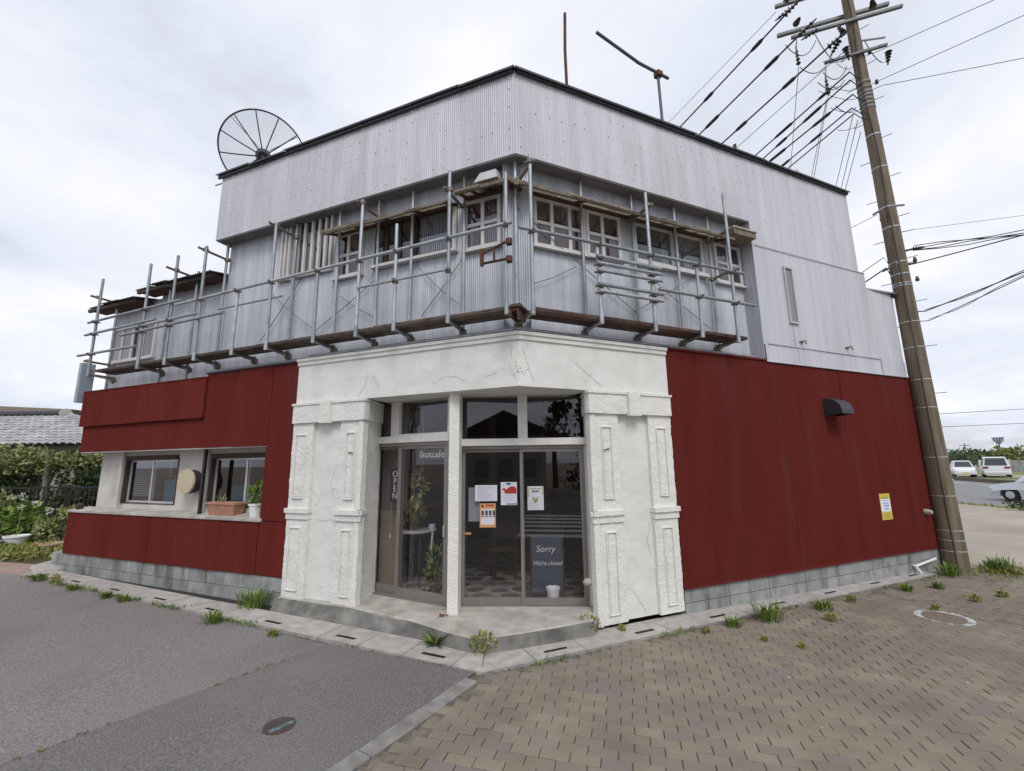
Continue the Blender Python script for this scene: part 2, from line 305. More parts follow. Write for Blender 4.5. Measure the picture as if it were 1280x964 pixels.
# pavement of small pavers
bed = [kp(.0, .07), kp(3, .07), kp(4.45, .07), (9.6, .70), (9.6, 8.9), grp(9.3)]
def dust(x, y):
    d = max(0, min(1, (math.hypot(x-.3, y-3.2)-3.2)/3.2)); edge = max(0, 1-abs((Vector((x, y, 0))-GC).dot(Vector((-GRd.y, GRd.x, 0)))+.10)/.5)
    n_ = noise.noise((x*1.1, y*1.1, 3.3))*.6+noise.noise((x*3.7, y*3.7, 8))*.4
    return -.010+.0045*n_+d*(.0095+.011*n_)+edge*(.004+.010*n_)
def bp_(i, j):
    x, y = -2.6+12.2*i/240, .70+8.2*j/170; return (x, y, g(x)+dust(x, y)+.010*noise.noise((x*.8, y*.8, 7)))
b = MB()
for i in range(240):
    for j in range(170):
        q = [bp_(i, j), bp_(i+1, j), bp_(i+1, j+1), bp_(i, j+1)]; c_ = Vector((q[0][0], q[0][1], 0))-GC
        if c_.dot(KN) < .07 or c_.dot(Vector((-GRd.y, GRd.x, 0))) > -.055: continue
        b.quadv(q)
pave = b.build('pavement', M_JOINT, kind='structure', recalc=False); pave.data.polygons.foreach_set('use_smooth', [True]*len(pave.data.polygons))
def inside(x, y, mrg=0.0):
    q = Vector((x, y, 0)) - GC
    if q.dot(KN) < .10+mrg: return False
    if q.dot(Vector((-GRd.y, GRd.x, 0))) > -.055-mrg: return False
    return y > .78 and x < 9.3 and (x < 7.6 or y < 7.6)
pa = radians(-14.5); pu, pv = Vector((cos(pa), sin(pa), 0)), Vector((-sin(pa), cos(pa), 0))
proto = None; cand = []
RL, RW = .2035, .1025
for j in range(-90, 90):
    of = .5*RL*(j % 2) + random.uniform(-.012, .012)
    for i in range(-40, 60):
        c = pu*(i*RL + of) + pv*(j*RW) + Vector((1.5, 3.2, 0))
        if inside(c.x, c.y, .045): 
            az = atan2(c.x, c.y)
            vis = c.y > 2.6 and abs(az) < .86
            cand.append(((c.length if vis else 100 + c.length), c))
cand.sort(key=lambda q: q[0])
def paver_mesh(b, cx, cy, cz, rz, tx, ty):
    hl, hw = RL/2-.0024, RW/2-.0020; ca, sa = cos(pa+rz), sin(pa+rz); ch = .004
    def P(u, v, z): return (cx+u*ca-v*sa, cy+u*sa+v*ca, cz+z+tx*u+ty*v)
    i = len(b.v)
    b.v += [P(-hl, -hw, -.03), P(hl, -hw, -.03), P(hl, hw, -.03), P(-hl, hw, -.03), P(-hl, -hw, .002), P(hl, -hw, .002), P(hl, hw, .002), P(-hl, hw, .002),
            P(-hl+ch, -hw+ch, .006), P(hl-ch, -hw+ch, .006), P(hl-ch, hw-ch, .006), P(-hl+ch, hw-ch, .006)]
    for k in range(4):
        k2 = (k+1) % 4; b.f += [(i+k, i+k2, i+4+k2, i+4+k), (i+4+k, i+4+k2, i+8+k2, i+8+k)]
    b.f.append((i+8, i+9, i+10, i+11)); b.a += [b.cur]*9
stuffb = MB()
pb = MB(); paver_mesh(pb, 0, 0, 0, 0, 0, 0)
pbo = pb.build('paver', M_PAVER, pave, recalc=False); first = True
for k, (d, c) in enumerate(cand):
    z = g(c.x) + random.uniform(-.003, .003) + .010*noise.noise((c.x*.8, c.y*.8, 7)); rz = random.gauss(0, .009)
    if k < 300:
        o = pbo if first else inst(pbo, pave, c); first = False
        o.location = (c.x, c.y, z); o.rotation_euler = (random.gauss(0, .006), .0115+random.gauss(0, .005), rz)
    else:
        stuffb.cur = random.random(); paver_mesh(stuffb, c.x, c.y, z, rz, random.gauss(-.0115, .005), random.gauss(0, .006))
o = stuffb.build('pavers', M_PAVER, pave, attr=True, recalc=False); o['kind'] = 'stuff'
# litter of dry leaves and grit on the pavers
b = MB(); rl = random.Random(3)
for i in range(1100):
    x = rl.uniform(1.5, 8.5); y = rl.uniform(2.9, 8.0)
    if not inside(x, y): continue
    if rl.random() > .25 + .75*noise.noise((x*.9, y*.9, 3)) + .1*(x-3): continue
    s_ = rl.uniform(.006, .022); a = rl.uniform(0, 6.28); z = g(x)+.009; b.cur = rl.random()
    b.quadv([(x+s_*cos(a), y+s_*sin(a), z+.004), (x-s_*.3*sin(a), y+s_*.3*cos(a), z+.010), (x-s_*cos(a), y-s_*sin(a), z+.003), (x+s_*.35*sin(a), y-s_*.35*cos(a), z+.002)])
o = b.build('litter', mat('litter', (.42, .36, .26), .9, rnd=.45, col2=(.30, .22, .14), nscale=4), attr=True, recalc=False, kind='stuff')
# gutter: lids along both fronts with slots every second lid
gut = MB().quadv([(x, y, g(x)-.03) for x, y in [glp(9.7, -.04), GC[:2], grp(9.6, -.04), grp(9.6, .6), (-.05, 5.2), glp(9.9, .62)]]).build('gutter', flat('gutter_dark', (.03, .028, .025)), kind='structure', recalc=False)
def lid(p, t0, t1, w, slot, top=.012):
    if slot:
        m = (t0+t1)/2; q = [p(m-.141, .104), p(m+.141, .104), p(m+.141, .161), p(m-.141, .161)]; bb = MB(); bb.quadv([(x, y, g(x)+.009) for x, y in q]); bb.build('slot_shade', flat('slot_shade_black', (.008, .008, .008)), gut, recalc=False)  # near-black sheet just under the lid top paints the shade inside the slot
    b = MB(); G_ = .005
    q = [p(t0+G_, 0), p(t1-G_, 0), p(t1-G_, w), p(t0+G_, w)]
    def hx(q): b.hexa([(x, y, g(x)-.09) for x, y in q], [(x, y, g(x)+top) for x, y in q])
    if not slot: hx(q)
    else:
        m = (t0+t1)/2; s0, s1, a0, a1 = m-.14, m+.14, .105, .16
        hx([p(t0+G_, 0), p(t1-G_, 0), p(t1-G_, a0), p(t0+G_, a0)]); hx([p(t0+G_, a1), p(t1-G_, a1), p(t1-G_, w), p(t0+G_, w)])
        hx([p(t0+G_, a0), p(s0, a0), p(s0, a1), p(t0+G_, a1)]); hx([p(s1, a0), p(t1-G_, a0), p(t1-G_, a1), p(s1, a1)])
    o = b.build('gutter_lid', M_LID, gut, recalc=True); 
    if slot: o['label'] = 'gutter lid with a drain slot'
    return o
for i in range(16): lid(glp, .33+.585*i, .33+.585*(i+1), .40, i % 2 == 0, .010+.004*random.random())
for i in range(15): lid(grp, .58+.6*i, .58+.6*(i+1), .40, i % 2 == 0, .010+.004*random.random())
for q in ([GC[:2], grp(.575), grp(.575, .40), (-.313, 4.87)], [GC[:2], (-.325, 4.87), glp(.325, .40), glp(.325)]):
    b = MB(); b.hexa([(x, y, g(x)-.09) for x, y in q], [(x, y, g(x)+.013) for x, y in q]); b.build('gutter_lid', M_LID, gut)
ed = MB()
for k in range(8): q = [grp(.0+1.15*k, -.05), grp(1.145+1.15*k, -.05), grp(1.145+1.15*k, -.006), grp(1.15*k, -.006)]; ed.hexa([(x, y, g(x)-.09) for x, y in q], [(x, y, g(x)+.006) for x, y in q])
ed.build('gutter_edge', M_KERB, gut)
# far right: lot, road, verge
def zq(x): return -.16
def fq(poly, dz, name, mt):
    b = MB(); b.quadv([(x, y, g(x)+dz) for x, y in poly]); return b.build(name, mt, kind='structure', recalc=False)
M_LOT = mat('sandy_lot', (.30, .26, .215), .95, col2=(.38, .335, .28), nscale=.7, detail=8, bump=.01, bscale=12, col3=(.24, .20, .16), n3scale=.25)
fq([(9.2, -6), (20.9, -6), (20.6, 34), (7, 34), (7.2, 9.0), (9.2, 8.6)], -.03, 'gravel_lot', M_LOT)
fq([(21.6, -20), (33.5, -20), (34.5, 24), (41.3, 40.5), (54, 74), (36, 74), (21.2, 30)], -.03, 'main_road', M_ROAD)
M_GRASS = mat('verge_grass', (.13, .16, .05), .95, col2=(.20, .21, .09), nscale=1.2, detail=8, bump=.03, bscale=8)
b = MB(); rq = [((33.5, -20), (33.9, -20)), ((34.5, 24), (34.9, 23.8)), ((41.3, 40.5), (41.7, 40.3)), ((54, 74), (54.4, 73.8))]
for (a0, a1), (b0, b1) in zip(rq, rq[1:]): b.hexa([(*a0, -.3), (*b0, -.3), (*b1, -.3), (*a1, -.3)], [(*a0, .12), (*b0, .12), (*b1, .12), (*a1, .12)])
b.build('road_kerb', mat('mossy_kerb', (.13, .11, .075), .95), kind='structure')
fq([(34.9, -20), (90, -20), (140, 74), (54.4, 73.8), (41.7, 40.3), (34.9, 23.8)], .16, 'grass_verge', M_GRASS)
fq([(44.2, 36), (52, 33), (56, 44), (48, 50)], .19, 'car_park', M_LOT)
b = MB()
for k in range(9):
    y0 = 2+k*7; xo = 33.2 + max(0, (y0-24)*.40) if y0 > 24 else 33.2
    b.quadv([(xo-.9, y0, g(20)-.02), (xo-.7, y0, g(20)-.02), (xo-.7+1.2*(y0 > 24), y0+4, g(20)-.02), (xo-.9+1.2*(y0 > 24), y0+4, g(20)-.02)])
b.build('road_marking', M_WHITE, kind='structure', recalc=False)
# low earth edge between lot and road
b = MB(); rl = random.Random(5)
for i in range(900):
    y = rl.uniform(4, 32); x = 21.0+rl.gauss(0, .28); h = abs(rl.gauss(.06, .06)); w_ = rl.uniform(.03, .12); b.cur = rl.random()
    b.quadv([(x-w_, y, g(x)-.03), (x+w_, y+rl.uniform(-.1, .1), g(x)-.03), (x+rl.gauss(0, .08), y, g(x)-.03+h)])
b.build('lot_edge_grass', M_LEAFY, attr=True, recalc=False, kind='stuff')

# ================================================================== BUILDING
bld = thing('cafe_building', (0.1, 6.5, 0), 'two storey corner cafe of grey corrugated metal over red metal with white stucco entrance', 'building')
def corr(F, u0, u1, z0, z1, off, mt, name='corrugated_sheet', pitch=.032, amp=.0055, ztop=None, parent=bld, spp=5, wob=.007):
    """one corrugated sheet: real waves; ztop(u) gives a sloping top if set"""
    n = max(4, int((u1-u0)/pitch*spp)); us = [u0+(u1-u0)*i/n for i in range(n+1)]; rz = max(2, int((z1-z0)/.5)+1)
    ph = random.uniform(0, 6); b = MB(); b.cur = 0; sd = random.uniform(0, 99)
    def fn(u, v):
        zt = z1 if ztop is None else ztop(u)
        z = z0+(zt-z0)*v; w = noise.noise((u*.9+sd, z*.9, 1.3))*wob
        return F.p(u, off+amp*cos(2*pi*u/pitch)+w, z)
    b.grid(fn, us, [i/(rz-1) for i in range(rz)])
    return b.build(name, mt, parent, smooth=True, recalc=False)
def sheets(F, edges, z0, z1, off, mt, **kw):
    for i in range(len(edges)-1):
        corr(F, edges[i]-.006, edges[i+1]+.006, z0+random.uniform(-.006, .006), z1, off+.0012*(i % 2)+random.uniform(0, .001), mt, **kw)
def split(a, b_, w=.85):
    n = max(1, round((b_-a)/w)); return [a+(b_-a)*i/n for i in range(n+1)]
ZT, ZS, ZC = 7.28, 6.0, 3.53
# upper fascia, recess wall, soffit
sheets(FL, split(0, 5.85), ZS, ZT, 0, M_CORR); sheets(FR, split(0, 4.39), ZS, ZT, 0, M_CORR)
sheets(FL, split(-.08, 5.78), 3.5, ZS+.02, -.25, M_CORRB); sheets(FR, split(-.08, 4.39), 3.5, ZS+.02, -.25, M_CORRB)
# flush right wall and lower rear block
sheets(FR, split(4.40, 7.40, .75), 5.56, ZT, .002, M_CORRLIT, amp=.004); sheets(FR, split(4.40, 7.55, .8), 3.81, 5.575, .008, M_CORRLIT, amp=.004)
sheets(FR, split(4.42, 8.44, .8), 3.51, 3.82, .014, M_CORRLIT, amp=.004); sheets(FR, split(7.46, 8.44, .5), 3.8, 5.24, .0, M_CORRLIT, amp=.004)
# reveal of the recess at the right end, end walls
b = MB(); n = 40
b.grid(lambda o, z: FR.p(4.40+.004*cos(o/.032*2*pi), o, z), [-.26+.26*i/n for i in range(n+1)], [3.5, 6.0]); b.build('reveal', M_CORRB, bld, smooth=True, recalc=False)
MB().box(FL, 5.83, 5.85, -3.5, -.01, ZS-.02, ZT).build('end_wall', M_CORR, bld)
MB().box(FL, 5.76, 5.78, -3.5, -.26, 3.3, ZS).build('end_wall', M_CORRB, bld)
MB().box(FR, 7.38, 7.40, -4, -.01, 3.5, ZT).build('end_wall', M_CORR, bld)
MB().box(FR, 8.42, 8.44, -4, -.012, 3.5, 5.24).build('end_wall', M_CORR, bld)
def mitre(F1o, F1u, F2o, F2u, z0, z1, oa, ob, name, mt, ua=5.85, ub=4.39):
    pass
def cornerpt(o):   # intersection of the two planes offset outward by o
    n1, n2 = FL.n, FR.n; c = Vector(K); det = n1.x*n2.y-n1.y*n2.x
    x = (o*n2.y-o*n1.y)/det; y = (n1.x*o-n2.x*o)/det
    return Vector((c.x+x, c.y+y, 0))
def band(o0, o1, z0, z1, name, mt, uL=5.85, uR=4.39, bevel=0, parent=bld):
    """a strip following both fronts, mitred at the corner, as two meshes"""
    a0, a1 = cornerpt(o0), cornerpt(o1)
    for F, u in ((FL, uL), (FR, uR)):
        if u is None: continue
        p, q = F.p(u, o0, 0), F.p(u, o1, 0)
        MB().hexa([(a0.x, a0.y, z0), (p.x, p.y, z0), (q.x, q.y, z0), (a1.x, a1.y, z0)], [(a0.x, a0.y, z1), (p.x, p.y, z1), (q.x, q.y, z1), (a1.x, a1.y, z1)]).build(name, mt, parent, bevel=bevel)
band(-.27, -.012, ZS+.004, ZS+.03, 'soffit', M_SOFFIT)
band(-.03, .012, ZS-.012, ZS+.002, 'soffit_trim', M_CORR)
rsw = random.Random(9); b = MB()
for F, u1 in ((FL, 5.8), (FR, 7.3)):
    for z in (6.12, 6.42, 6.72, 7.02, 7.2):
        u = .08
        while u < u1:
            if (F is FL or u < 4.3 or z > 5.6) and rsw.random() < .8: q = F.p(u, .004, z+rsw.gauss(0, .012)); b.hexa([q+F.d*.007+Vector((0, 0, .007)), q-F.d*.007+Vector((0, 0, .007)), q-F.d*.007-Vector((0, 0, .007)), q+F.d*.007-Vector((0, 0, .007))], [q+F.n*.012+F.d*.005+Vector((0, 0, .005)), q+F.n*.012-F.d*.005+Vector((0, 0, .005)), q+F.n*.012-F.d*.005-Vector((0, 0, .005)), q+F.n*.012+F.d*.005-Vector((0, 0, .005))])
            u += .192+rsw.uniform(-.03, .06)
o = b.build('screws', flat('bright_screw', (.92, .92, .94), .5), bld, recalc=True); o['kind'] = 'stuff'
# roof edge: dark corrugated roofing that pokes over the fascia
for F, u1 in ((FL, 5.98), (FR, 7.45)):
    n = int(u1/.9); 
    for i in range(n+1):
        a, c = -.02+u1*i/(n+1), -.02+u1*(i+1)/(n+1); b = MB(); m_ = int((c-a)/.032*5); dz = random.uniform(-.012, .022)
        b.grid(lambda u, o: F.p(u, o, ZT+.02+dz+.006*cos(2*pi*u/.032)-.03*max(0, o)), [a+(c-a)*k/m_ for k in range(m_+1)], [-.6, .0, .075])
        b.grid(lambda u, k: F.p(u, .075, ZT+.02+dz+.006*cos(2*pi*u/.032)-.002-.035*k), [a+(c-a)*k/m_ for k in range(m_+1)], [0, 1])
        b.build('roof_sheet', M_ROOF, bld, recalc=False)
    MB().box(F, .02, u1-.05, .013, .05, ZT-.045, ZT+.006).build('roof_trim', M_ROOF, bld)
p = [cornerpt(-.05), FR.p(7.4, -.05, 0), FR.p(7.4, -4, 0), FL.p(5.85, -4, 0), FL.p(5.85, -.05, 0)]
MB().prism([(q.x, q.y) for q in p], ZT-.12, ZT-.05).build('roof', M_ROOF, bld)
p = [FR.p(7.4, -.02, 0), FR.p(8.55, .08, 0), FR.p(8.55, -4, 0), FR.p(7.4, -4, 0)]
MB().prism([(q.x, q.y) for q in p], 5.245, 5.275).build('rear_roof', M_GALV, bld)
MB().box(FR, 8.40, 8.56, -.05, .10, 5.20, 5.243).build('gutter_end', M_ROOF, bld)
# seams, ledges and the blind slit window on the right wall
MB().box(FR, 4.44, 7.55, .018, .026, 5.555, 5.567).build('seam_flashing', M_CORRB, bld)
MB().box(FR, 4.48, 7.63, .022, .032, 3.812, 3.826).build('seam_flashing', M_CORRB, bld)
MB().box(FR, 7.62, 7.64, .022, .032, 3.55, 3.81).build('seam_flashing', M_CORRB, bld)
slit = MB()
for a in ((5.09, 5.12, 4.24, 5.28), (5.29, 5.32, 4.24, 5.28), (5.12, 5.29, 5.25, 5.28), (5.12, 5.29, 4.24, 4.27)): slit.box(FR, a[0], a[1], .0, .045, a[2], a[3])
slit = slit.build('slit_window', M_CORR, bld); MB().box(FR, 5.12, 5.29, .0, .02, 4.27, 5.25).build('pane', flat('slit_pane', (.27, .25, .27)), slit)
for u, z in ((5.33, 3.93), (6.62, 3.95)): MB().tube([FR.p(u, .02, z), FR.p(u, .09, z+.01), FR.p(u, .10, z-.06)], .012, 6).box(FR, u-.05, u+.05, .015, .035, z-.012, z+.012).build('wall_hook', M_CLAMP, bld)
# red lower walls
sheets(FR, split(2.32, 8.60, .8), .30, 3.52, 0.0, M_RED, amp=.008)
MB().box(FR, 8.585, 8.605, -4, -.012, .3, 3.5).build('end_wall', M_RED, bld)
MB().box(FR, 2.33, 8.62, -.02, .022, .285, .315).build('base_flashing', M_RED, bld)
MB().box(FR, 2.33, 4.40, -.24, .025, 3.522, 3.545).build('ledge_flashing', M_RED, bld)
MB().box(FR, 4.40, 8.45, -.02, .032, 3.505, 3.517).build('ledge_flashing', M_CORRB, bld)
sheets(FL, [3.585, 4.11], 1.15, 3.50, 0, M_RED); sheets(FL, [3.585, 4.14], .39, 1.14, .003, M_RED)
sheets(FL, split(4.12, 5.64, .76), 2.25, 3.49, .004, M_RED); sheets(FL, split(5.64, 9.15, .88), 2.25, 2.78, .0, M_RED)
sheets(FL, split(5.62, 9.20, .9), 2.745, 3.42, .05, M_RED); sheets(FL, split(4.15, 9.17, .84), .395, 1.155, .012, M_RED)
MB().box(FL, 5.60, 5.622, -.01, .055, 2.745, 3.44).build('corner_flashing', M_RED, bld); MB().box(FL, 9.19, 9.21, -.3, .055, 2.745, 3.42).build('corner_flashing', M_RED, bld)
MB().box(FL, 3.59, 5.66, -.28, .03, 3.492, 3.515).build('ledge_flashing', M_ROOF, bld)
MB().box(FL, 5.66, 9.22, -.28, .062, 3.422, 3.440).build('ledge_flashing', M_RED, bld)
MB().box(FL, 9.13, 9.15, -.34, -.01, 2.25, 2.75).build('corner_flashing', M_RED, bld)
MB().box(FL, 4.09, 9.14, -.30, -.012, 2.232, 2.252).build('band_soffit', M_PALE, bld)
MB().box(FL, 4.075, 4.10, -.30, -.01, 1.16, 2.24).build('corner_flashing', M_RED, bld)
MB().box(FL, 3.56, 4.16, -.3, -.02, .30, 3.46).box(FL, 4.16, 9.12, -.3, -.02, 2.26, 3.40).box(FL, 4.16, 9.12, -.3, -.02, .30, 1.12).build('backing_wall', M_RED, bld); MB().box(FR, 2.33, 8.58, -.3, -.02, .30, 3.48).build('backing_wall', M_RED, bld)
# foundation blocks (two courses)
def blocks(F, u0, u1, ztop, zb, off=-.012):
    h = .19; bw = .40
    for c in range(3):
        z1 = ztop-c*(h+.008); u = u0-(.0 if c % 2 == 0 else .0)
        while u < u1-.02:
            ue = min(u+bw, u1); MB().box(F, u+.004, ue-.004, off-.1, off+random.uniform(-.003, .003), z1-h, z1).build('concrete_block', M_BLOCK, bld, bevel=.003); u = ue
    MB().box(F, u0, u1, off-.2, off-.014, zb, ztop-.002).build('mortar', M_JOINT, bld)
blocks(FR, 2.33, 8.68, .30, -.3); blocks(FL, 3.59, 9.56, .385, -.1)
MB().box(FL, 9.2, 9.56, -.5, -.12, .0, .384).build('foundation_wall', M_BLOCK, bld)
# ---------------------------------------------------------------- stucco entrance
def stucco(F, u0, u1, o0, o1, z0, z1, name='pilaster', res=.020, amp=.0068, mt=M_STUC, parent=bld, sides=True, freq=26):
    """box whose visible faces are a rough hand-thrown surface"""
    b = MB()
    def P(u, o, z):
        q = F.p(u, o, z); a = amp*(noise.noise(q*freq)*.7+noise.noise(q*freq*2.1)*.5+.9*noise.noise(q*5))
        return q + F.n*a*1.0 + F.d*a*.6
    def lin(a, c): n = max(1, int(abs(c-a)/res)); return [a+(c-a)*i/n for i in range(n+1)]
    b.grid(lambda u, z: P(u, o1, z), lin(u0, u1), lin(z0, z1))
    if sides:
        oo = [o0, (o0+o1)/2, o1] if o1-o0 < .1 else lin(o0, o1)
        b.grid(lambda o, z: P(u0, o, z), oo, lin(z0, z1)); b.grid(lambda o, z: P(u1, o, z), oo, lin(z0, z1))
        b.grid(lambda u, o: P(u, o, z1), lin(u0, u1), oo); b.grid(lambda u, o: P(u, o, z0), lin(u0, u1), oo)
    return b.build(name, mt, parent, smooth='auto', recalc=False)
def stepband(F, u0, u1, z0, z1, o, name='pilaster_band'):
    zm = (z0+z1)/2
    stucco(F, u0-.02, u1+.02, -.05, o+.045, zm+.012, z1, name, amp=.004, res=.035); stucco(F, u0-.008, u1+.008, -.05, o+.022, z0, zm+.008, name, amp=.004, res=.035)
def panel(F, u0, u1, z0, z1, o):   # raised moulding field with a sunk outline
    for a in ((u0, u0+.016, z0, z1), (u1-.016, u1, z0, z1), (u0+.016, u1-.016, z1-.016, z1), (u0+.016, u1-.016, z0, z0+.016)):
        MB().box(F, a[0], a[1], o-.02, o+.020, a[2], a[3]).build('moulding', M_STUC, bld, bevel=.003)
    stucco(F, u0+.03, u1-.03, o-.03, o+.006, z0+.03, z1-.03, 'moulded_panel', amp=.007, res=.02)
for F, dat in ((FL, dict(a=(3.19, 3.585), b=(2.29, 2.69), key=(2.84, 3.03), cap=(2.27, 3.585), pa=(3.30, 3.51), pb=(2.415, 2.575), z0=.15, ret='b')),
               (FR, dict(a=(.965, 1.40), b=(1.90, 2.29), key=(1.54, 1.73), cap=(.945, 2.29), pa=(1.125, 1.285), pb=(2.015, 2.18), z0=.035, ret='a'))):
    z0 = dat['z0']; o = .012
    for kx, pk in (('a', 'pa'), ('b', 'pb')):
        u0, u1 = dat[kx]; ret = dat['ret'] == kx
        stucco(F, u0, u1, -.08, o, z0, 2.56)
        stepband(F, u0, u1, 1.20, 1.345, o)
        panel(F, dat[pk][0], dat[pk][1], 1.48, 2.39, o+.002); panel(F, dat[pk][0], dat[pk][1], .25 if F is FL else .13, 1.09, o+.002)
    ua, ub = sorted([dat['a'], dat['b']])[0][1], sorted([dat['a'], dat['b']])[1][0]
    stucco(F, ua-.02, ub+.02, -.12, -.045, z0, 2.56, 'wall_panel', amp=.004, freq=9, mt=M_STUCS, res=.03, sides=False)
    stucco(F, dat['cap'][0], dat['cap'][1], -.06, .045, 2.555, 2.815, 'cap_band', amp=.006); stucco(F, dat['cap'][0]-.015, dat['cap'][1]+.015, -.06, .06, 2.815, 2.845, 'cap_band', amp=.003, res=.03)
    stucco(F, dat['key'][0], dat['key'][1], -.05, .085, 2.535, 2.85, 'keystone', amp=.006)
for og, en, sg_, z0 in ((FL.p(2.293, .012, 0), Vector((-1.985, 6.54, 0)), 1, .15), (FR.p(.968, .012, 0), Vector((.975, 5.90, 0)), -1, .03)):
    d_ = en-og; FX = Fr(tuple(og), tuple(d_), (sg_*d_.y, -sg_*d_.x, 0)); ln_ = d_.length
    stucco(FX, .0, ln_, -.06, .0, z0, 2.56, 'pilaster_return', amp=.004); stucco(FX, -.01, ln_, -.06, .03, 2.555, 2.815, 'cap_return', amp=.004); stucco(FX, -.015, ln_, -.06, .042, 2.815, 2.845, 'cap_return', amp=.003, res=.03)
    stucco(FX, -.02, .12 if sg_ < 0 else .16, -.05, .04, 1.285, 1.345, 'band_return', amp=.003, res=.03); stucco(FX, -.01, .12 if sg_ < 0 else .16, -.05, .02, 1.20, 1.28, 'band_return', amp=.003, res=.03)
# frieze / lintel: flush faces over the fronts, with cornice steps
stucco(FL, .0, 3.585, -.02, 0.0, 2.853, 3.44, 'lintel', amp=.004, freq=7, mt=M_STUCS, res=.03, sides=False)
stucco(FR, .0, 2.30, -.02, 0.0, 2.853, 3.44, 'lintel', amp=.004, freq=7, mt=M_STUCS, res=.03, sides=False)
band(-.2, .022, 3.43, 3.487, 'cornice', M_STUCS, 3.59, 2.305, bevel=.004); band(-.28, .04, 3.487, 3.535, 'cornice', M_STUCS, 3.60, 2.315, bevel=.006)
MB().box(FR, 2.28, 2.305, -.3, -.003, 2.85, 3.43).build('lintel_end', M_STUCS, bld)
MB().box(FL, 3.56, 3.583, -.3, -.003, 2.85, 3.43).build('lintel_end', M_STUCS, bld)
p = [cornerpt(-.002), FR.p(1.0, -.002, 0), FR.p(1.0, -.6, 0), Vector((-.7, 6.05, 0)), Vector((-1.2, 6.4, 0)), FL.p(2.3, -.6, 0), FL.p(2.3, -.002, 0)]
MB().prism([(q.x, q.y) for q in p], 2.851, 2.93).build('lintel_soffit', M_STUCS, bld)
# cracks in the stucco: thin irregular grooves filled with grey
def crack(F, pts, o, w=.0032):
    rr = random.Random(int(pts[0][0]*100)); P = []
    for (u0, z0), (u1, z1) in zip(pts, pts[1:]):
        n = max(2, int(math.hypot(u1-u0, z1-z0)/.03))
        for i in range(n): f = i/n; P.append((u0+(u1-u0)*f+rr.gauss(0, .007), z0+(z1-z0)*f+rr.gauss(0, .007)))
    b = MB(); P.append(pts[-1])
    for i, ((ua, za), (ub, zb)) in enumerate(zip(P, P[1:])):
        L_ = math.hypot(ub-ua, zb-za)+1e-6; wx, wz = -(zb-za)/L_*w*rr.uniform(.4, 1), (ub-ua)/L_*w*rr.uniform(.4, 1)
        b.quadv([F.p(ua-wx, o, za-wz), F.p(ub-wx, o, zb-wz), F.p(ub+wx, o, zb+wz), F.p(ua+wx, o, za+wz)])
    b.build('crack', M_CRACK, bld, recalc=False)
for pts in ([(2.27, 3.25), (2.30, 3.05), (2.42, 2.88)], [(2.2, 3.2), (2.05, 2.95)], [(1.2, 2.98), (1.02, 3.05), (.85, 3.04), (.72, 2.96)], [(.45, 3.0), (.28, 3.04)], [(.08, 3.35), (.12, 3.1), (.03, 2.92)]): crack(FL, pts, .0065)
for pts in ([(.04, 3.35), (.10, 3.15), (.2, 2.93)], [(.80, 3.2), (.95, 3.08), (1.2, 2.9)], [(.92, 2.95), (1.03, 3.08)]): crack(FR, pts, .0065)
for F, pts in ((FR, [(1.42, .42), (1.55, .33), (1.72, .08)]), (FR, [(1.86, 1.15), (1.80, .9), (1.85, .75)]), (FL, [(2.78, 1.9), (2.86, 1.7), (2.80, 1.5)]), (FL, [(2.75, 1.2), (3.1, 1.19)])): crack(F, pts, -.037)
def flake(F, u, z, o, r):  # spot where the top coat has broken away
    rr = random.Random(int(u*77)); n = 14; b = MB(); 
    pts = [F.p(u+r*rr.uniform(.5, 1.1)*cos(2*pi*i/n)*.6, o, z+r*rr.uniform(.5, 1.1)*sin(2*pi*i/n)) for i in range(n)]
    pt2 = [q+F.n*.005 for q in pts]; b.hexa(pts, pt2); b.build('stucco_patch', M_STUC, bld)
for F, u, z, o, r in ((FL, 2.79, 1.72, -.045, .16), (FL, 3.12, 1.5, -.045, .14), (FL, 2.95, .30, -.045, .12), (FL, .06, 3.15, .0, .17), (FR, .05, 3.12, .0, .15)): flake(F, u, z, o, r)
# rusty stubs on the pilasters, small wall tap
for F, u, z in ((FL, 2.47, 2.10), (FR, 1.19, 2.09)):
    b = MB()
    for k in range(3): b.tube([F.p(u+.03*(k-1), .0, z+.01*k), F.p(u+.03*(k-1), .045, z+.005*k)], .009, 6)
    b.build('bolt_stub', M_CLAMP, bld)
MB().lathe(FR.p(.965, -.14, .50), [(.0, 0), (.045, .0), (.045, .05), (.025, .08)], 10, axis=(-FR.d.x, -FR.d.y, 0)).build('door_stop', M_STEP, bld, smooth='auto')
# entrance step
def rounded(poly, z0, z1): return MB().prism(poly, z0, z1)
sp = [(-3.30, 6.42), FL.p(2.33, .045, 0)[:2], (-1.2, 5.42), (-.75, 5.075), (-.48, 4.91), (-.30, 4.90), (-.05, 4.97), (.45, 5.16), (.905, 5.36), (1.1, 5.9), (-.6, 6.1), (-2.0, 6.7)]
b = MB().prism(sp, -.06, .158); stp = b.build('entrance_step', M_STEP, bld, bevel=.012)
tpq = [(-3.30, 6.40), (-2.62, 6.16), FL.p(2.33, .05, 0)[:2], (-1.62, 5.685), (-1.2, 5.413), (-.755, 5.066), (-.48, 4.899), (-.298, 4.889), (-.046, 4.96), (.455, 5.151), (.91, 5.352)]
btq = [(-3.30, 6.20), (-2.5, 5.85), (-1.87, 5.58), (-1.45, 5.42), (-1.12, 5.28), (-.74, 5.02), (-.48, 4.87), (-.298, 4.86), (-.03, 4.93), (.46, 5.13), (.92, 5.33)]
b = MB()
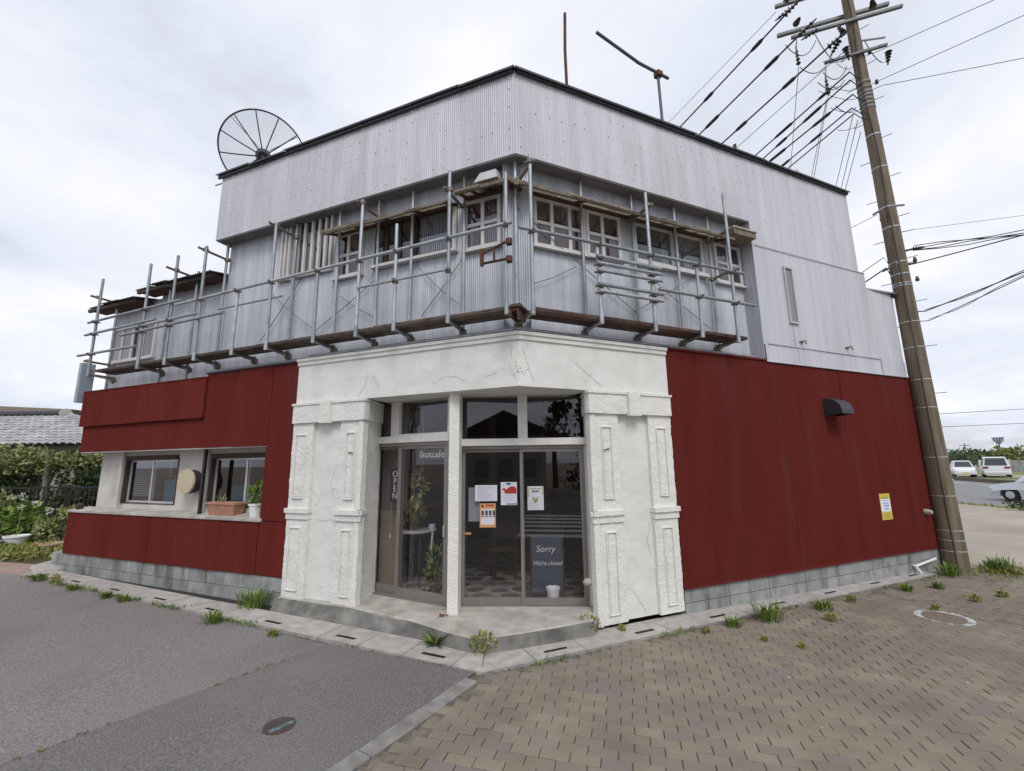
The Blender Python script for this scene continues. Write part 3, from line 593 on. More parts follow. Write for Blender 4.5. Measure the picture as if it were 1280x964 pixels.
b.grid(lambda i, v: Vector((tpq[i][0]*(1-v)+btq[i][0]*v, tpq[i][1]*(1-v)+btq[i][1]*v, .146-.17*v)) , range(len(tpq)), [0, .15, 1])
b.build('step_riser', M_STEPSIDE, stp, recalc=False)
# ---------------------------------------------------------------- storefront
def pane(F, u0, u1, z0, z1, o, mt, parent, name='pane', t=.006): return MB().box(F, u0, u1, o-t, o, z0, z1).build(name, mt, parent)
# corner post
stucco(Fr((0, 0, 0), (1, 0, 0), (0, -1, 0)), -.815, -.685, -5.95, -5.57, .158, 2.852, 'corner_post', amp=.004, mt=M_STUC)
# window bay (parallel to the street corner)
win = MB().box(FW, -.02, 1.70, -.08, -.03, 2.20, 2.26).build('shop_window', M_WOODW, bld)
MB().box(FW, -.05, 1.74, -.10, .055, 2.17, 2.265).build('transom', M_WOODW, win, bevel=.006)
MB().box(FW, .768, .898, -.06, .02, 2.266, 2.85).build('mullion', M_WOODW, win, bevel=.004)
MB().box(FW, 1.66, 1.74, -.06, .03, 2.266, 2.85).box(FW, 1.64, 1.73, -.08, .0, .16, 2.169).build('jamb', M_WOODW, win, bevel=.003)
MB().box(FW, -.03, .0, -.06, .0, 2.266, 2.85).build('jamb', M_WOODW, win)
pane(FW, .0, .768, 2.266, 2.85, -.03, M_GLASS, win); pane(FW, .898, 1.66, 2.266, 2.85, -.03, M_GLASS, win)
stucco(FW, -.03, 1.66, -.2, .04, .0, .152, 'window_sill', amp=.004, mt=M_STUC)
def leaf(F, u0, u1, z0, z1, o, par, name='sliding_window', st=.035, rb=.085):
    f = MB().box(F, u0, u0+st, o-.03, o, z0, z1).box(F, u1-st, u1, o-.03, o, z0, z1).box(F, u0+st, u1-st, o-.03, o-.001, z1-.04, z1).box(F, u0+st, u1-st, o-.03, o-.001, z0, z0+rb).build(name, M_ALU, par)
    pane(F, u0+st, u1-st, z0+rb, z1-.04, o-.012, M_GLASS, f); return f
MB().box(FW, -.02, .012, -.09, .012, .153, 2.168).box(FW, 1.615, 1.64, -.09, .012, .153, 2.168).box(FW, .012, 1.615, -.09, .006, 2.128, 2.167).box(FW, .012, 1.615, -.09, .012, .153, .168).build('window_frame', M_ALU, win)
l1 = leaf(FW, .012, .835, .169, 2.127, -.045, win); l2 = leaf(FW, .785, 1.614, .169, 2.127, -.012, win)
MB().box(FW, .60, .80, -.004, .008, .95, .98).build('handle', M_ALU, l2) if False else None
MB().box(FW, .05, .13, -.060, -.054, 1.02, 1.05).build('sticker', flat('orange_sticker', (.5, .22, .08)), l1)
# door bay
door = MB().box(FD, -.09, 1.26, -.10, -.05, 2.27, 2.33).build('shop_door', M_WOODW, bld)
MB().box(FD, -.12, 1.27, -.11, .045, 2.245, 2.345).build('transom', M_WOODW, door, bevel=.006)
MB().box(FD, .195, .352, -.06, .02, 2.346, 2.85).build('mullion', M_WOODW, door, bevel=.004)
MB().box(FD, 1.24, 1.30, -.06, .03, 2.346, 2.85).build('jamb', M_WOODW, door, bevel=.003)
MB().box(FD, .353, 1.239, -.05, .01, 2.346, 2.372).build('jamb', M_WOODW, door)
pane(FD, -.10, .194, 2.346, 2.85, -.03, M_GLASS, door); pane(FD, .353, 1.239, 2.346, 2.85, -.03, M_GLASS, door)
MB().box(FD, -.10, 1.26, -.10, .012, 2.20, 2.244).box(FD, 1.225, 1.255, -.10, .012, .165, 2.199).box(FD, -.11, 1.26, -.12, .03, .158, .176).build('door_frame', M_ALU, door)
leaf(FD, -.10, .40, .177, 2.199, -.05, door, 'sliding_door', rb=.11); d2 = leaf(FD, .335, 1.224, .177, 2.199, -.012, door, 'sliding_door', st=.06, rb=.11)
MB().box(FD, 1.175, 1.20, -.014, .012, 1.0, 1.14).build('handle', M_ALUW, d2)
# ---------------------------------------------------------------- upper windows
def upwin(F, us, z0, z1, o, tz=None, fw=.05, mt=M_FRAMEW, glassm=M_GLASS2, back=M_CURT, sill=True, name='window'):
    """us: frame lines (left edges of the uprights); panes between"""
    f = MB(); zb = o+.03
    for u in us: f.box(F, u-fw/2, u+fw/2, o-.06, zb, z0, z1)
    for a, c in zip(us, us[1:]):
        f.box(F, a+fw/2, c-fw/2, o-.055, zb-.002, z1-.045, z1); f.box(F, a+fw/2, c-fw/2, o-.055, zb-.002, z0, z0+.045)
        if tz: f.box(F, a+fw/2, c-fw/2, o-.055, zb-.004, tz-.024, tz+.024)
    w = f.build(name, mt, bld)
    for a, c in zip(us, us[1:]):
        zs = [(z0+.045, tz-.024), (tz+.024, z1-.045)] if tz else [(z0+.045, z1-.045)]
        for za, zc in zs: pane(F, a+fw/2, c-fw/2, za, zc, o+.012, glassm, w)
    MB().box(F, us[0]-.01, us[-1]+.01, o-.02, o-.008, z0, z1).build('curtain', back, w) if False else MB().box(F, us[0], us[-1], o+.0075-.02, o+.0085-.012, z0+.01, z1-.01).build('curtain', back, w)
    if sill: MB().box(F, us[0]-.05, us[-1]+.05, o, o+.065, z0-.035, z0-.001).build('window_sill', mt, w)
    return w
R_ = -.24
upwin(FL, [.34, .59, .86], 4.87, 5.62, R_, 5.24)
upwin(FL, [2.69, 2.96, 3.19], 4.87, 5.62, R_, 5.24)
upwin(FR, [.38, .64, .93, 1.17], 4.86, 5.59, R_, 5.22); upwin(FR, [1.23, 1.49, 1.79], 4.87, 5.59, R_, 5.23)
upwin(FR, [3.77, 4.05, 4.34], 4.88, 5.59, R_, 5.24)
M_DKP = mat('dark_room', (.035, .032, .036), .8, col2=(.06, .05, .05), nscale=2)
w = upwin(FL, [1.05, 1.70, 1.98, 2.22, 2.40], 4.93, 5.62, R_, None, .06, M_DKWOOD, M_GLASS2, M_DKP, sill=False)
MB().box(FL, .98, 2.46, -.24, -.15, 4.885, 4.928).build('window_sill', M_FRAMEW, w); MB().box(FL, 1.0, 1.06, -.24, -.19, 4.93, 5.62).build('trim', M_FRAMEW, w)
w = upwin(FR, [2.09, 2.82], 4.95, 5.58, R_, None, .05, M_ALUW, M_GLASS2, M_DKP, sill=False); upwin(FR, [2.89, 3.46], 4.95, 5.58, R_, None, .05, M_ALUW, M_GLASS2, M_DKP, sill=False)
MB().box(FR, 2.04, 3.52, -.24, -.16, 4.89, 4.947).build('window_sill', M_FRAMEW, w)
for us in ([4.24, 4.33, 4.42], [3.32, 3.44, 3.58, 3.73, 3.90, 4.05]):
    lw = MB().box(FL, us[0]-.02, us[-1]+.02, -.245, -.237, 5.08, 6.0).build('slatted_window', M_CURT, bld)
    for a, c in zip(us, us[1:]): pane(FL, a+.02, c-.02, 5.10, 5.99, -.222, M_GLASS2, lw)
    for u in us: MB().box(FL, u-.022, u+.022, -.236, -.19, 5.08, 5.995).build('slat', M_FRAMEW, lw)
    MB().box(FL, us[0]-.05, us[-1]+.05, -.236, -.18, 5.03, 5.078).build('window_sill', M_FRAMEW, lw)
# ---------------------------------------------------------------- awnings over the upper windows (patched pieces)
def awning(F, edges, zi, zo, oo):
    aw = MB().box(F, edges[0], edges[-1], -.22, -.18, zi-.07, zi-.03).build('awning', M_AWNF, bld)
    for i, (a, c) in enumerate(zip(edges, edges[1:])):
        d = random.uniform(-.012, .016); b = MB(); n = max(4, int((c-a)/.063*5)); e_ = random.uniform(-.03, .03)
        b.grid(lambda u, v: F.p(u, -.235+(oo+.235+e_)*v, zi+(zo-zi)*v+d+.008*cos(2*pi*u/.063)), [a-.01+(c-a+.02)*k/n for k in range(n+1)], [0, .5, 1])
        b.build('awning_sheet', M_AWN, aw, smooth=True, recalc=False)
    for u in [edges[0]+.05+(edges[-1]-edges[0]-.1)*k/4 for k in range(5)]: MB().hexa([F.p(u-.014, -.22, zi-.06), F.p(u+.014, -.22, zi-.06), F.p(u+.014, oo-.02, zo-.045), F.p(u-.014, oo-.02, zo-.045)], [F.p(u-.014, -.22, zi-.018), F.p(u+.014, -.22, zi-.018), F.p(u+.014, oo-.02, zo-.012), F.p(u-.014, oo-.02, zo-.012)]).build('rafter', M_AWNF, aw)
    MB().box(F, edges[0], edges[-1], oo-.045, oo-.012, zo-.038, zo-.008).build('batten', M_AWN, aw)
awning(FL, [.98, 1.42, 1.62, 1.85, 2.4, 2.62, 3.2], 5.66, 5.50, .13); awning(FL, [.05, .48, .86], 5.71, 5.59, .11)
awning(FR, [.0, .42, .75, 1.1, 1.55, 1.8, 2.3, 2.6, 3.1, 3.3, 3.85], 5.67, 5.51, .13)
aw = MB().box(FR, 3.84, 4.36, -.2, .12, 5.60, 5.70).build('awning_box', M_AWN, bld); MB().box(FR, 3.82, 4.38, -.22, .14, 5.70, 5.725).build('lid', M_STEP, aw)
# metal exhaust hood above the small awning
b = MB(); b.hexa([FL.p(.26, -.24, 5.74), FL.p(.58, -.24, 5.74), FL.p(.60, .06, 5.68), FL.p(.24, .06, 5.68)], [FL.p(.28, -.24, 5.92), FL.p(.56, -.24, 5.92), FL.p(.54, -.02, 5.87), FL.p(.30, -.02, 5.87)])
b.build('exhaust_hood', M_ALUW, bld, bevel=.008)
# black vent hood on the red wall
b = MB(); n = 8
prof = [(.0, 2.96), (.10, 2.955), (.20, 2.91), (.27, 2.84), (.30, 2.74), (.30, 2.68)]
vh = MB()
for (o0, z0), (o1, z1) in zip(prof, prof[1:]): vh.quadv([FR.p(5.69, o0, z0), FR.p(6.0, o0, z0), FR.p(6.0, o1, z1), FR.p(5.69, o1, z1)])
for u in (5.69, 6.0): vh.quadv([FR.p(u, o, z) for o, z in prof]+[FR.p(u, 0, 2.66)])
vh = vh.build('vent_hood', mat('hood_metal', (.05, .052, .06), .45, .4), bld, recalc=False); MB().box(FR, 5.66, 6.03, .0, .012, 2.63, 2.98).build('flange', M_RED, vh)
MB().lathe(FR.p(8.27, .0, .95), [(.05, 0), (.05, .05), (.035, .11), (.0, .12)], 12, axis=FR.n).build('pipe_cap', M_STEP, bld, smooth='auto')
# ---------------------------------------------------------------- left window band
lw_ = .30
MB().box(FL, 4.06, 8.98, -lw_-.06, -lw_, 1.14, 1.29).box(FL, 4.06, 8.98, -lw_-.06, -lw_, 2.11, 2.25).box(FL, 5.76, 6.62, -lw_-.06, -lw_, 1.29, 2.11).box(FL, 8.16, 8.98, -lw_-.06, -lw_, 1.29, 2.11).build('wall', M_PALE, bld)
MB().box(FL, 8.18, 8.26, -lw_, -lw_+.07, 1.19, 2.232).build('wall_rib', M_PALE, bld); MB().box(FL, 5.80, 5.88, -lw_, -lw_+.05, 1.19, 2.232).build('wall_rib', M_PALE, bld)
MB().box(FL, 8.95, 8.98, -3.0, -lw_-.061, .3, 2.75).build('end_wall', M_PALE, bld)
b = MB(); q = [(4.09, -.31), (9.2, -.31), (9.2, .035), (4.09, .035)]
b.hexa([FL.p(u, o, 1.13) for u, o in q], [FL.p(u, o, 1.175+(.03 if o < 0 else 0)) for u, o in q]); b.build('window_ledge', M_STEP, bld, bevel=.006)
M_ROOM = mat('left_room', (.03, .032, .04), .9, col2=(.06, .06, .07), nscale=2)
for (u0, u1, um) in ((6.62, 8.16, 7.36), (4.08, 5.76, 4.90)):
    w = MB().box(FL, u0, u0+.03, -lw_-.08, -lw_+.01, 1.29, 2.11).box(FL, u1-.05, u1, -lw_-.08, -lw_+.03, 1.29, 2.16).box(FL, u0+.03, u1-.05, -lw_-.08, -lw_+.04, 2.08, 2.16).box(FL, u0+.03, u1-.05, -lw_-.08, -lw_+.01, 1.29, 1.305).build('window', M_DKWOOD, bld)
    for a, c, o in ((u0+.03, um+.03, -lw_-.01), (um-.02, u1-.05, -lw_-.04)):
        sw = MB().box(FL, a, a+.035, o-.025, o, 1.305, 2.08).box(FL, c-.035, c, o-.025, o, 1.305, 2.08).box(FL, a+.035, c-.035, o-.025, o, 2.05, 2.08).box(FL, a+.035, c-.035, o-.025, o, 1.305, 1.34).build('sash', M_ALUW, w)
        pane(FL, a+.035, c-.035, 1.34, 2.05, o-.01, M_GLASS2, sw)
MB().box(FL, 5.640, 5.685, -.14, -.095, 1.18, 2.24).build('window_post', M_BLACK, bld)
# ---------------------------------------------------------------- left annex: lower wing with a corrugated roof
sheets(FL, split(5.80, 7.30, .75), 3.3, 5.50, -.34, M_CORRB, pitch=.045, amp=.008)
sheets(FL, split(7.30, 9.30, .95), 3.3, 4.05, -.34, M_CORRB, pitch=.045); sheets(FL, [7.30, 7.85], 4.04, 5.46, -.345, M_CORRB); sheets(FL, split(7.85, 9.30, .75), 4.86, 5.32, -.342, M_CORRB)
MB().box(FL, 9.28, 9.30, -3.4, -.35, 3.3, 5.1).build('end_wall', M_CORRB, bld)
upwin(FL, [7.88, 8.25, 8.6, 8.95, 9.27], 4.10, 4.86, -.33, None, .055, M_FRAMEW)
for a, c, zo, zi in ((8.05, 9.75, 5.27, 5.75), (7.1, 8.1, 5.42, 5.85), (5.85, 7.15, 5.40, 5.85)):
    n = int((c-a)/.7)+1
    for i in range(n):
        u0, u1 = a+(c-a)*i/n, a+(c-a)*(i+1)/n; dz = random.uniform(-.015, .02); m_ = int((u1-u0)/.063*5); e_ = random.uniform(-.05, .04)
        MB().grid(lambda u, v: FL.p(u, .02+e_-2.3*v, zo+dz+(zi-zo)*v+.012*cos(2*pi*u/.063)), [u0-.02+(u1-u0+.04)*k/m_ for k in range(m_+1)], [0, .5, 1]).build('annex_roof_sheet', M_ROOF2, bld, smooth=True, recalc=False)
    MB().box(FL, a+.02, c-.02, -.06, -.01, zo-.085, zo-.02).build('fascia_board', M_DKWOOD, bld)
    MB().box(FL, a+.02, c-.02, -.33, -.061, zo-.05, zo-.025).build('eaves_board', M_AWNF, bld)
MB().box(FL, 5.9, 7.1, -.40, -.36, 5.2, 5.45).build('fascia_board', M_DKWOOD, bld)
# ---------------------------------------------------------------- interior
pin = [(-2.3, 6.62), (-.83, 6.0), (-.66, 5.98), (1.08, 5.92), (3.0, 7.0), (3.0, 11), (-2.6, 11), (-2.9, 7.2)]
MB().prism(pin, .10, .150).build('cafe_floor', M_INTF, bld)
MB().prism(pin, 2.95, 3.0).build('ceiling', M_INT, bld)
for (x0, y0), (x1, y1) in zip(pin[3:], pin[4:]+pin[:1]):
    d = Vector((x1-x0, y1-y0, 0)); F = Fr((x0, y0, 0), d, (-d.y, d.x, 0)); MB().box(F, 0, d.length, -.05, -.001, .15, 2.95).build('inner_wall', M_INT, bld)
rr = random.Random(11); k = 0
cells = {}
for j in range(11):
    for i in range(13):
        x = -2.3+i*.34+(.17 if j % 2 else 0)+rr.uniform(-.05, .05); y = 6.05+j*.29+rr.uniform(-.04, .04)
        if y < 6.02+max(0, -.6-x)*.53 + .08 or x > 2.6: continue
        n = 7; pts = []
        for q in range(n):
            a = 2*pi*q/n+rr.uniform(-.2, .2); r_ = rr.uniform(.85, 1.0); pts.append((x+.155*r_*cos(a), y+.13*r_*sin(a)))
        MB().prism(pts, .14, .156+rr.uniform(0, .004)).build('floor_stone', M_STONE, bld, bevel=.006)
MB().box(FG, .95, 2.9, 8.3, 8.9, .15, 1.0).build('counter', M_DKWOOD, bld)
MB().box(FD, -.30, .10, -.36, -.33, .15, 1.25).build('inner_panel', mat('tan_panel', (.34, .29, .19), .9), bld); MB().box(FD, -.30, .22, -.36, -.33, 1.25, 2.85).build('inner_panel', mat('brown_panel', (.20, .15, .12), .9), bld)
MB().box(FG, 1.12, 1.9, 6.55, 7.6, .15, .42).build('platform', M_DKWOOD, bld)
for x in (-.35, .55): MB().box(FG, x-.06, x+.06, 7.4, 7.52, .15, 2.95).build('inner_post', M_INT, bld)
# curtain-side rooms behind the left windows
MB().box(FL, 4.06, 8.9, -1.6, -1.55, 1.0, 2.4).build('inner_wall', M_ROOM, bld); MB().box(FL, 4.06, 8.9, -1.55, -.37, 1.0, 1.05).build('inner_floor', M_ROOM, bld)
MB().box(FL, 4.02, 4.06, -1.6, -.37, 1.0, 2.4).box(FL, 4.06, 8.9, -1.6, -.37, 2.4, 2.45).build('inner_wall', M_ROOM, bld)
bt = flat('blue_shelf', (.03, .13, .19), .6)
MB().box(FL, 6.65, 7.30, -.75, -.5, 1.30, 1.72).build('shelf', bt, bld); MB().box(FL, 4.8, 5.6, -.9, -.6, 1.3, 1.62).build('shelf', bt, bld)
bl = MB()
for k in range(16): bl.box(FL, 7.45, 8.05, -.43, -.40, 1.42+k*.04, 1.422+k*.04+.02)
bl.build('blind', flat('blind_grey', (.20, .21, .25)), bld)
MB().box(FL, 7.5, 7.8, -.8, -.55, 1.05, 1.75).build('cabinet', M_DKWOOD, bld)

# ================================================================== SCAFFOLDING
sc = thing('scaffolding', (FL.p(2, .3, 0).x, FL.p(2, .3, 0).y, 3.8), 'old galvanised pipe scaffold walkway bracketed round the upper storey', 'scaffolding')
PR = .0243
def pipe(a, c, name='scaffold_pipe', r=PR, m=None, parent=sc): return MB().tube([a, c], r, 10).build(name, m or M_GALV, parent, smooth='auto')
def clampat(p, d, parent=sc):
    d = Vector(d).normalized(); b = MB(); b.tube([p-d*.028, p+d*.028], .037, 8); e_ = d.cross(Vector((0, 0, 1))) if abs(d.z) < .9 else FL.d
    b.tube([p+e_*.02, p+e_*.075], .014, 6); b.tube([p-e_*.02-d*.01, p-e_*.06-d*.01], .02, 6); return b.build('pipe_clamp', M_CLAMP, parent)
Lout = [(4.01, 5.77), (4.765, 4.74), (3.07, 4.82), (2.30, 5.74), (1.67, 5.21), (.85, 5.80), (.05, 5.55), (5.665, 5.72), (8.725, 5.66), (7.19, 5.68), (6.43, 5.70)]
Rout = [(.085, 5.82), (1.06, 4.80), (1.935, 5.75), (2.785, 4.74), (3.51, 6.13)]
Lin = [4.03, 3.105, 2.315, 1.715, .845, 5.725, .07]; Rin = [1.09, 1.995, 2.845, 3.57]
ZP = 3.80
def bracket(F, u, inner):
    zi = 3.655
    b = MB(); b.tube([F.p(u, .27, ZP-.085), F.p(u, -.17, ZP-.085)], .018, 8); b.build('bracket_arm', M_CLAMP, sc)
    MB().tube([F.p(u, .25, ZP-.09), F.p(u, -.13, zi+.02)], .017, 8).build('bracket_strut', M_GALV, sc, smooth='auto')
    MB().tube([F.p(u, -.15, 3.60), F.p(u, -.15, ZP-.06)], .021, 8).box(F, u-.035, u+.035, -.19, -.115, zi-.03, zi+.05).build('bracket_post', M_CLAMP, sc)
    MB().tube([F.p(u, .25, ZP-.125), F.p(u, .25, ZP+.02)], .030, 10).build('pipe_shoe', M_GALV, sc, smooth='auto')
for u, z in Lout: pipe(FL.p(u, .25, ZP-.05), FL.p(u+random.gauss(0, .008), .25+random.gauss(0, .006), z), 'scaffold_post'); bracket(FL, u, 0)
for u, z in Rout: pipe(FR.p(u, .25, ZP-.05), FR.p(u+random.gauss(0, .008), .25+random.gauss(0, .006), z), 'scaffold_post'); bracket(FR, u, 0)
for u in Lin: pipe(FL.p(u, -.15, 3.62), FL.p(u+random.gauss(0, .006), -.15, 5.99), 'scaffold_post')
for u in Rin: pipe(FR.p(u, -.15, 3.62), FR.p(u+random.gauss(0, .006), -.15, 5.99), 'scaffold_post')
pipe(FL.p(8.87, -.12, 3.5), FL.p(8.90, -.12, 5.36), 'scaffold_post'); pipe(FL.p(7.20, -.12, 3.5), FL.p(7.20, -.12, 5.3), 'scaffold_post'); pipe(FL.p(6.43, -.12, 3.5), FL.p(6.43, -.12, 5.55), 'scaffold_post')
# rails
def rail(F, u0, z0, u1, z1, o=.285, r=PR): return pipe(F.p(u0, o, z0), F.p(u1, o, z1), 'guard_rail', r)
rails_L = [(6.27, 4.73, -.04, 4.83), (8.93, 4.76, 6.13, 4.80), (8.97, 4.51, 6.8, 4.54), (7.9, 4.46, 5.66, 4.49), (7.77, 4.36, 5.0, 4.41), (9.11, 4.11, 7.26, 4.10)]
for r in rails_L: rail(FL, *r)
rail(FL, 5.21, 4.51, 3.78, 4.51, .235, .016); rail(FL, 2.28, 4.37, .82, 4.38, .285, .017)
rail(FR, -.10, 4.75, 3.74, 4.80); rail(FR, 2.01, 4.28, 3.92, 4.30)
for z in (4.58, 4.485, 4.385, 4.19, 4.10): rail(FR, 1.0, z, 2.06, z+random.uniform(-.01, .02), .30)
for u, z in Lout:
    for zr in (4.80,):
        if z > zr-.1 and -.1 < u < 6.3: clampat(FL.p(u, .265, 4.83-.016*u), (FL.d.x, FL.d.y, 0))
for u in (.085, 1.06, 1.935, 2.785, 3.51): clampat(FR.p(u, .265, 4.75+.0135*u), (FR.d.x, FR.d.y, 0))
for u in (1.06, 1.94):
    for z in (4.58, 4.485, 4.385, 4.19, 4.10): clampat(FR.p(u, .272, z), (0, 0, 1))
for u in (2.785, 3.51): clampat(FR.p(u, .265, 4.29), (FR.d.x, FR.d.y, 0))
for u in (1.67, .85): clampat(FL.p(u, .265, 4.375), (FL.d.x, FL.d.y, 0))
for u, z in ((8.73, 4.76), (7.19, 4.78), (8.73, 4.51), (7.19, 4.47), (6.43, 4.48), (8.73, 4.11), (7.2, 4.36), (6.43, 4.38)): clampat(FL.p(u, .265, z), (FL.d.x, FL.d.y, 0))
# cross pieces from front posts to the wall posts
for F, u, z, a, c in ((FL, 4.02, 5.74, .36, -.18), (FL, 2.305, 5.70, .33, -.18), (FL, .85, 5.52, .33, -.16), (FL, 5.69, 5.66, .36, -.22), (FL, 8.80, 5.28, .36, -.16), (FL, 6.43, 5.42, .40, -.18), (FR, 1.96, 5.56, .30, -.2), (FR, 3.54, 5.53, .33, -.2), (FR, 3.545, 4.86, .29, -.2), (FL, 8.80, 3.98, .3, -.16), (FR, .08, 5.72, .30, -.2)):
    pipe(F.p(u+.03, a, z), F.p(u+.03, c, z), 'cross_pipe', .021, M_CLAMP); clampat(F.p(u, .25, z), (0, 0, 1)); clampat(F.p(u, -.14, z-.01), (0, 0, 1))
# base pipe along the ledge
pipe(FL.p(3.5, -.10, 3.60), FL.p(.0, -.10, 3.60), 'base_pipe'); pipe(FR.p(-.02, -.10, 3.60), FR.p(4.6, -.10, 3.60), 'base_pipe'); pipe(FL.p(5.75, -.10, 3.56), FL.p(3.45, -.10, 3.57), 'base_pipe')
# planks
def planks(F, edges):
    for i, (a, c) in enumerate(zip(edges, edges[1:])):
        dz = .004*(i % 2)
        for k in range(2):
            o0 = -.10+k*.165; z = ZP+dz-.012*random.random()
            MB().box(F, a+.006, c-.006, o0, o0+.155, z-.042, z-.012).box(F, a+.006, c-.006, o0, o0+.012, z-.012, z).box(F, a+.006, c-.006, o0+.143, o0+.155, z-.046, z+.004).build('plank', M_PLANKG if F is FL else M_PLANK, sc, bevel=.004)
planks(FL, [.0, .9, 2.05, 3.15, 4.3, 5.6]); planks(FL, [5.6, 6.5, 7.5, 8.6]); planks(FR, [.10, 1.1, 2.0, 2.9, 3.76])
MB().box(FL, -.13, .0, -.02, .27, ZP-.05, ZP-.01).build('corner_plank', M_PLANK, sc, bevel=.004)
for q in ((-.10, .02, .0, .25, -.085, -.06), (-.10, -.08, .0, .25, -.17, -.09), (-.01, .01, .04, .27, -.16, -.09)): MB().box(FL, q[0], q[1], q[2], q[3], ZP+q[4], ZP+q[5]).build('corner_bracket', M_RUST, sc)
MB().tube([FL.p(.02, .26, ZP-.1), FL.p(.0, -.08, 3.63)], .018, 8).build('bracket_strut', M_CLAMP, sc); MB().tube([FR.p(.05, .26, ZP-.1), FR.p(.0, -.08, 3.63)], .018, 8).build('bracket_strut', M_CLAMP, sc)
# tie wires / thin diagonals
for F, u0, z0, u1, z1, o in ((FL, .9, 4.75, 1.55, 4.0, -.2), (FL, 1.6, 4.75, .95, 4.1, -.2), (FL, 4.75, 4.0, 3.9, 5.0, -.2), (FL, 4.7, 4.95, 3.6, 4.1, -.2), (FL, 3.05, 4.55, 2.35, 4.1, -.2), (FL, 3.6, 4.0, 2.4, 4.7, -.2), (FR, .25, 4.25, 1.0, 4.65, -.2), (FR, .1, 5.35, 2.0, 4.1, -.2), (FR, 1.95, 4.1, 3.4, 5.0, -.2), (FR, 2.0, 4.9, 3.5, 4.0, -.2)):
    MB().tube([F.p(u0, o, z0), F.p((u0+u1)/2, o+.01, (z0+z1)/2-.03), F.p(u1, o, z1)], .006, 5).build('tie_rod', M_CLAMP, sc)
# rusty L shaped hanger on the corner post
br = thing('rusty_bracket', FL.p(.1, .28, 4.5), 'rusty open frame bracket sticking out from the corner scaffold post', 'bracket')
for a, c in (((.03, 4.60), (.36, 4.50)), ((.03, 4.37), (.36, 4.37)), ((.2, 4.55), (.2, 4.37))): MB().tube([FL.p(a[0], .27, a[1]), FL.p(c[0], .27, c[1])], .016, 6).build('bar', M_RUST, br)
MB().box(FL, .35, .385, .25, .29, 4.34, 4.56).build('plate', M_RUST, br)
for z in (4.60, 4.37): MB().tube([FL.p(.01, .25, z-.035), FL.p(.01, .25, z+.035)], .042, 8).build('clamp', M_RUST, br)

# ================================================================== ROOF THINGS
dc = FL.p(6.12, -.8, 8.34); back = (Vector((0, 0, 1.94))-dc).normalized()
dish = thing('satellite_dish', FL.p(6.1, -.9, ZT), 'large round mesh satellite dish on the left end of the roof', 'satellite dish')
c0 = FL.p(5.93, -.8, 8.36); axd = (c0-Vector((0, 0, 1.94))).normalized(); axd = (axd+Vector((.02, 0, .10))).normalized()
xa = axd.cross(Vector((0, 0, 1))).normalized(); ya = xa.cross(axd).normalized(); RD = .80
def dp(r, a): return c0 + xa*(r*RD*cos(a)) + ya*(r*RD*sin(a)) + axd*(.42*r*r-.42)
mm = bpy.data.materials.new('dish_mesh'); mm.use_nodes = True; t = mm.node_tree; bs = t.nodes['Principled BSDF']; bs.inputs['Base Color'].default_value = (.07, .075, .10, 1); bs.inputs['Alpha'].default_value = .24; bs.inputs['Roughness'].default_value = .7
for k in range(12):
    if k in (0, 11): continue
    a0 = 2*pi*k/12+.26; b = MB(); b.grid(lambda r, a: dp(r, a), [.06+.94*i/5 for i in range(6)], [a0+2*pi/12*i/6 for i in range(7)]); b.build('mesh_panel', mm, dish, recalc=False, smooth=True)
    
for k in range(12):
    a0 = 2*pi*k/12+.26; MB().tube([dp(.04+.96*i/6, a0) for i in range(7)], .012, 6).build('rib', M_ROOF, dish)
MB().tube([dp(1, 2*pi*i/48) for i in range(49)], .016, 6).build('rim', M_ROOF, dish)
MB().tube([dp(.17, 2*pi*i/24) for i in range(25)], .007, 5).build('hoop', M_ROOF, dish)
MB().lathe(c0-axd*.54, [(.0, 0), (.10, .0), (.13, .12), (.10, .2), (0, .2)], 14, axis=axd).build('hub', M_ROOF, dish, smooth='auto')
MB().tube([c0-axd*.5, c0-axd*.5+Vector((0, 0, -.5)), FL.p(6.05, -.95, ZT)], .045, 8).build('mast', M_ROOF, dish)
for a in (.75, 2.45, 4.0): MB().tube([dp(.97, a), c0+axd*.30], .006, 5).build('feed_strut', M_ROOF, dish)
MB().lathe(c0+axd*.25, [(.05, 0), (.05, .14), (.0, .14)], 10, axis=axd).build('feed_horn', M_ROOF, dish)
MB().tube([FL.p(7.2, -.7, 7.92), FL.p(6.1, -.8, 8.0)], .012, 6).build('stay', M_ROOF, dish)
a1 = MB().tube([FR.p(1.03, -.3, ZT-.1), FR.p(1.02, -.3, 8.35), FR.p(1.045, -.3, 9.06)], .024, 8).build('antenna_mast', M_RUST, None, smooth='auto'); tag(a1, 'bare rusty upright pipe on the roof above the entrance corner', 'mast')
t_ = thing('antenna_post', FR.p(2.9, -.3, ZT), 'grey post with a long slanting bar clamped across its top on the roof', 'antenna')
MB().tube([FR.p(2.93, -.3, ZT-.1), FR.p(2.91, -.3, 8.64)], .026, 8).build('post', M_WIREG, t_, smooth='auto')
MB().tube([FR.p(1.64, -.3, 8.97), FR.p(2.5, -.3, 8.72), FR.p(3.15, -.3, 8.66)], 0.026, 8).build('bar', M_WIREG, t_, smooth='auto'); MB().box(FR, 2.86, 2.98, -.36, -.24, 8.60, 8.70).build('clamp', M_RUST, t_, bevel=.01)
for u, z, l in ((4.67, 7.80, 'short rusty pipe stub above the middle of the right roof edge'), (6.43, 7.76, 'short grey pipe stub near the right end of the roof edge')):
    o = MB().tube([FR.p(u, -.3, ZT-.1), FR.p(u, -.3, z)], .03, 8).build('roof_stub', M_RUST if u < 5 else M_GALV, None, smooth='auto'); tag(o, l, 'pipe')
